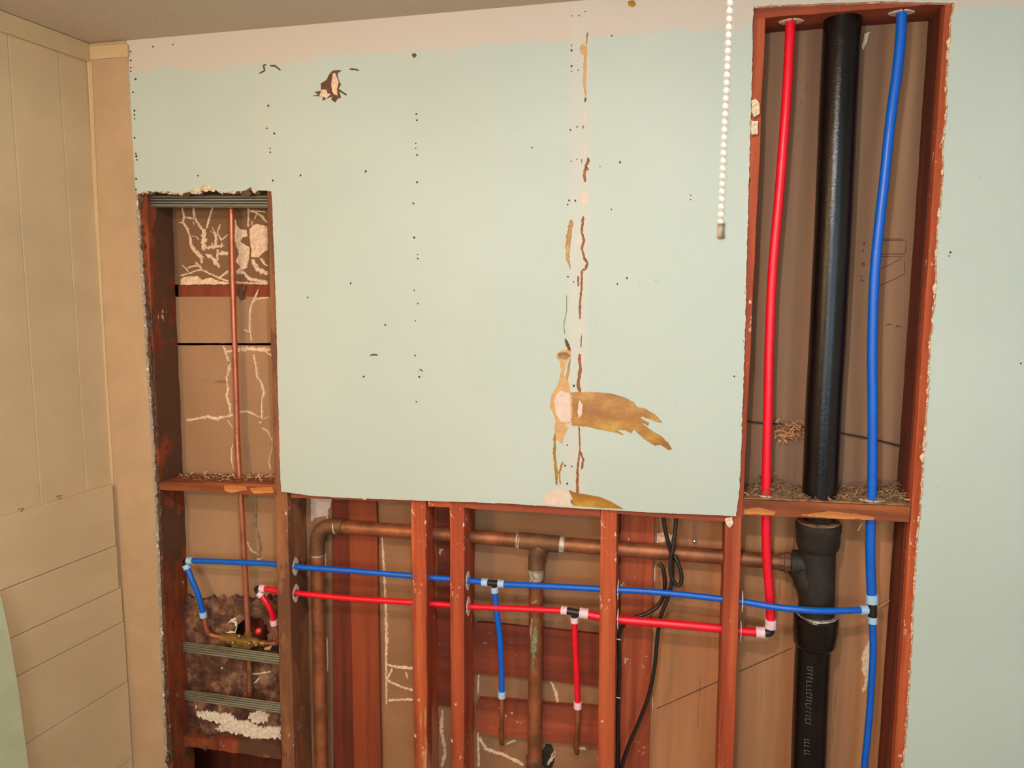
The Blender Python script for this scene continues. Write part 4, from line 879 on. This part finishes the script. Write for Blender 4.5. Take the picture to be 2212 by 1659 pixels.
def on_side(px, py, Y): return V(px, py, Y)
for (x, y, Y, lab) in ((637, 1223, .049, 'white grommet around the blue pipe on the tan faced stud'), (638, 1281, .049, 'white grommet around the red pipe on the tan faced stud'),
                    (1010, 1254.5, Y4, 'white grommet around the blue pipe beside the small tee'), (1011, 1310, Y4, 'white grommet around the red pipe below the small blue tee'),
                    (1334.5, 1274, Y4, 'white grommet seen edge on around the blue pipe at the orange stud'), (1334, 1337, Y4, 'white grommet seen edge on around the red pipe at the orange stud'),
                    (1602, 1299, .034, 'white grommet seen edge on around the blue pipe near the black soil pipe'), (1598.5, 1363, .046, 'white grommet seen edge on around the red pipe near the elbow')):
    grommet(V(x, y, Y), 'x', .027, lab, .009 if 'blue' in lab else .0115)
grommet(V(1655, 1071, .046) + Vector((0, 0, .0005)), 'z', .029, 'white grommet on the brown block around the thick red pipe', .0115)
grommet(V(1883, 1081, .042) + Vector((0, 0, .0005)), 'z', .029, 'white grommet on the brown block around the thick blue pipe', .0115)
grommet(V(1709, 48, .052), 'z', .027, 'white grommet under the top block around the thick red pipe', .0115)
grommet(V(1947, 29, .045), 'z', .027, 'white grommet under the top block around the thick blue pipe', .0115)
# ------------------------------------------------------------------ cables
def cable(pts, label, r=.0052, Y=.061, clips=()):
    p = [V(q[0], q[1], q[2] if len(q) > 2 else Y) for q in pts]
    o = smooth_by(mk('black_cable', tube(p, r, 14, 6), MAT['cable'])); tag(o, label, 'cable')
    for c in clips:
        mk('cable_staple', tube([V(c[0] - 6, c[1] - 1, Y - r - .001), V(c[0] + 6, c[1] + 1, Y - r - .001)], .0016, 8), MAT['grommet'], o)
    return o
cable([(1432, 1095), (1436, 1140), (1446, 1180), (1452, 1205), (1452, 1250), (1443, 1290), (1428, 1330), (1421, 1370), (1414, 1440), (1402, 1500), (1380, 1560), (1358, 1610), (1342, 1659), (1320, 1740), (1320, 2200)], 'black cable running from the header down to the left behind both pipes')
cable([(1461, 1095), (1459, 1140, .058), (1454, 1180, .052), (1449, 1206, .0505), (1449, 1240, .050), (1460, 1262, .050), (1470, 1262, .050), (1472, 1240, .050), (1464, 1215, .052), (1457, 1200, .056)], 'black cable with a small hanging loop under the header')
cable([(1424, 1217, .078), (1433, 1230, .075), (1436, 1262, .074), (1432, 1290, .074), (1418, 1312, .072), (1390, 1328, .066), (1362, 1338), (1346, 1352), (1337, 1378), (1338, 1440), (1335, 1520), (1334, 1600), (1333, 1670), (1333, 2200)], 'black cable stapled along the right side of the orange stud', clips=((1335, 1381), (1334, 1507)))
o = mk('thin_wire', tube([V(1600, 909, .115), V(1650, 914, .115), V(1700, 918, .114), V(1770, 928, .116), V(1830, 938, .115), (V(1890, 950, .115)), V(1965, 968, .115)], .0022, 8, 4), MAT['wire'])
tag(o, 'thin dark wire crossing behind the pipes in the tall opening', 'wire')
# ------------------------------------------------------------------ debris
def shards(n, fn, size, mat, name, label, thick=.0006):
    vs_, fs = [], []
    for q in range(n):
        c = fn(); a = random.uniform(0, 6.28); el_ = random.uniform(-.7, .9); Ln = size * random.uniform(.4, 1.5); wd = Ln * random.uniform(.03, .13)
        dr = Vector((math.cos(a) * math.cos(el_), math.sin(a) * math.cos(el_) * .5, math.sin(el_))); sd = dr.cross(Vector((random.uniform(-1, 1), random.uniform(-1, 1), .5))).normalized()
        b = dr.cross(sd) * Ln * random.uniform(-.35, .35); k_ = len(vs_)
        for i in range(4):
            t = i / 3; p = c + dr * Ln * (t - .5) + b * (4 * t * (1 - t)); w2 = wd * (1 - .5 * abs(t - .5))
            vs_ += [p + sd * w2, p - sd * w2, p + dr.cross(sd) * thick * 2]
        for i in range(3):
            for j in range(3): fs.append((k_ + i * 3 + j, k_ + i * 3 + (j + 1) % 3, k_ + i * 3 + 3 + (j + 1) % 3, k_ + i * 3 + 3 + j))
    o = mk(name, (vs_, fs), mat); tag(o, label, 'debris', kind='stuff'); return o
xl, xr = V(1606, 1075, .06).x, V(1962, 1090, .06).x; 
def ztop(x): 
    a, b = V(1604, 1079, SF), V(1968, 1095, SF); return a.z + (b.z - a.z) * (x - a.x) / (b.x - a.x)
def mound(x):  # taller at the right corner
    u = (x - xl) / (xr - xl); return .006 + .022 * max(0, u - .35) ** 1.2 + .014 * math.exp(-((u - .18) / .1) ** 2)
def rpt():
    x = random.uniform(xl, xr); y = .025 + (SB - .027) * random.random(); y = min(y, SB - .003)
    return Vector((x, y, ztop(x) + random.random() * mound(x) * (1.0 + 1.8 * (y / SB)) + .001))
shards(2600, rpt, .0075, MAT['fluff'], 'dust_fluff', 'grey brown dust and fibre heaped on the block in the tall right opening')
shards(110, rpt, .015, MAT['shaving'], 'wood_shavings', 'curled wood shavings lying on the block in the tall right opening')
def rp2():
    return V(random.gauss(1700, 17), random.gauss(932, 10), .108 - random.random() * .008)
shards(130, rp2, .017, MAT['shaving'], 'wood_shavings', 'curled wood shavings caught on the thin wire behind the red pipe')
nx, ny = 60, 14; vs_, fs = [], []
for j in range(ny + 1):
    for i in range(nx + 1):
        x = xl - .004 + (xr - xl + .008) * i / nx; y = .018 + (SB - .019) * j / ny
        vs_.append(Vector((x, y, ztop(x) + (.0005 if j == 0 else mound(x) * (.25 + 1.3 * j / ny) * (.6 + .5 * mnoise.noise(Vector((x * 60, y * 60, 0))))))))
for j in range(ny):
    for i in range(nx): fs.append((j * (nx + 1) + i, j * (nx + 1) + i + 1, (j + 1) * (nx + 1) + i + 1, (j + 1) * (nx + 1) + i))
o = mk('dust_heap', (vs_, fs), MAT['dust'], smooth=True); tag(o, 'brown dust layer piled against the back of the right block', 'debris', kind='stuff')
s_ = o.modifiers.new('t', 'SOLIDIFY'); s_.thickness = .001
la, lb_ = V(346, 1041, .02), V(596, 1047, .02)
def lpt():
    u = random.random(); x = la.x + .022 + (lb_.x - la.x - .022) * u; y = .02 + random.random() ** .5 * (SB - .03)
    return Vector((x, y, la.z + (lb_.z - la.z) * u + .003 + random.random() * .006 * (y / SB)))
shards(420, lpt, .008, MAT['dust'], 'plaster_crumbs', 'brown crumbs scattered on the block in the left bay')
shards(130, lambda: lpt() + Vector((0, 0, .003)), .009, MAT['plaster'], 'plaster_crumbs', 'pale plaster bits scattered on the block in the left bay')
for a, b, lab in (((1862, 1130), (1853, 1147), 'pale wood splinter hanging below the right block'), ((1896, 1312), (1924, 1296), 'pale wood splinter behind the right blue tee')):
    o = mk('wood_splinter', tube([V(*a, .04 if a[1] < 1200 else .11), V(*b, .04 if a[1] < 1200 else .11)], [.0016, .0008], 6), MAT['tear_tan']); tag(o, lab, 'splinter')
mk('plaster_crust', pslab([(zP(x, y)) for x, y in ((1175, 10), (1175, 470), (1130, 620), (1100, 690), (1085, 640), (1120, 560), (1110, 470), (1070, 400), (1085, 300), (1065, 240), (1090, 150))], SB, .004, .004, .0015), MAT['plaster'], b7)
mk('plaster_crust', pslab([(1866, 75), (1878, 70), (1872, 90), (1864, 110), (1860, 105)], SB, .004), MAT['plaster'], b5)

# ------------------------------------------------------------------ pull chain and lamp
CYp = -1.43
ct, cb = V(1579, 0, CYp), V(1558.5, 480, CYp)
t = thing('pull_chain', 'pale beaded metal pull chain hanging close to the camera before the drywall', 'pull chain', V(1558, 512, CYp))
sp_ = .00415; n = int((ct.z - cb.z) / sp_) + 4
x0_ = V(1568, 240, CYp).x; ys = CYp
def sphere(c, r, seg=12, ring=8):
    return lathe(c + Vector((0, 0, r)), c - Vector((0, 0, r)), [((1 - math.cos(PI * i / ring)) / 2, r * math.sin(PI * i / ring)) for i in range(ring + 1)], seg)
bg = sphere(Vector((0, 0, 0)), .0018)
zb0 = cb.z
b0 = None
for i in range(n):
    z = zb0 + i * sp_; c = Vector((cb.x + (ct.x - cb.x) * (z - cb.z) / (ct.z - cb.z), CYp, z))
    if b0 is None:
        g = ([v + c for v in bg[0]], bg[1]); b0 = mk('bead', g, MAT['chain'], t, smooth=True, origin=c)
    else:
        q = b0.copy(); sc.collection.objects.link(q); q.location = c - WO[t]; WO[q] = c
    last = c
mk('link_wire', tube([cb, last], .0005, 6), MAT['chain_end'], t)
topz = zc(last.x) - .055
g = []
z = last.z + sp_
while z < topz: g.append(sphere(Vector((last.x, CYp, z)), .0018, 6, 4)); z += sp_
mk('upper_chain', join(*g), MAT['chain'], t)
e0, e1 = V(1558.5, 481, CYp), V(1557.5, 517, CYp)
smooth_by(mk('chain_bell', lathe(e0, e1, [(0, .0008), (.04, .0020), (.18, .0023), (.22, .0019), (.8, .0021), (.92, .0024), (1, .0014)], 16), MAT['chain_end'], t))
lx = last.x; ltg = thing('ceiling_lamp', 'white porcelain lampholder with a glowing bulb on the ceiling above the pull chain', 'lamp', Vector((lx - .14, CYp + .02, zc(lx))))
zt_ = zc(lx) - .002; LX, LY = lx - .14, CYp + .02
mk('chain_arm', tube([Vector((LX, LY, zt_ - .03)), Vector((lx - .06, CYp, zt_ - .035)), Vector((lx, CYp, zt_ - .052))], .003, 8, 4), MAT['chain_end'], ltg)
smooth_by(mk('lamp_holder', lathe(Vector((LX, LY, zt_)), Vector((LX, LY, zt_ - .06)), [(0, .055), (.25, .055), (.4, .04), (.7, .028), (1, .024)], 32), MAT['porcelain'], ltg))
smooth_by(mk('added_lamp_shade', lathe(Vector((LX, LY, zt_ - .045)), Vector((LX, LY, zt_ - .12)), [(0, .034), (.1, .05), (.45, .085), (1, .11), (1, .107), (.45, .082), (.12, .046), (.06, .033)], 36), MAT['porcelain'], ltg))  # unseen shade, added to hold the bulb's light off the ceiling
bulb = smooth_by(mk('bulb', lathe(Vector((LX, LY, zt_ - .06)), Vector((LX, LY, zt_ - .165)), [(0, .013), (.2, .016), (.45, .027), (.65, .031), (.82, .026), (.94, .014), (1, .002)], 24), kb.m, ltg))
kb.b.inputs['Emission Strength'].default_value = LAMP_W; kb.b.inputs['Base Color'].default_value = (1, 1, 1, 1)

# unseen warm light behind the camera, added to warm the left side
wl = thing('added_fill_light', 'unseen warm fill light, added as a globe high on the left wall behind the camera', 'lamp', LP(2.1, 1.95, .06))
a = LP(2.1, 1.95, .0); b = LP(2.1, 1.95, .07); c = LP(2.1, 1.95, .21)
smooth_by(mk('fill_light_base', lathe(a, b, [(0, .05), (.3, .05), (.6, .03), (1, .024)], 28), MAT['porcelain'], wl))
kg = M_('fill_light_glow'); kg.b.inputs['Emission Color'].default_value = (1.0, .62, .26, 1); kg.b.inputs['Emission Strength'].default_value = 190
smooth_by(mk('globe', lathe(b, c, [(0, .02), (.1, .036), (.3, .055), (.5, .06), (.7, .055), (.9, .036), (1, .002)], 28), kg.m, wl))
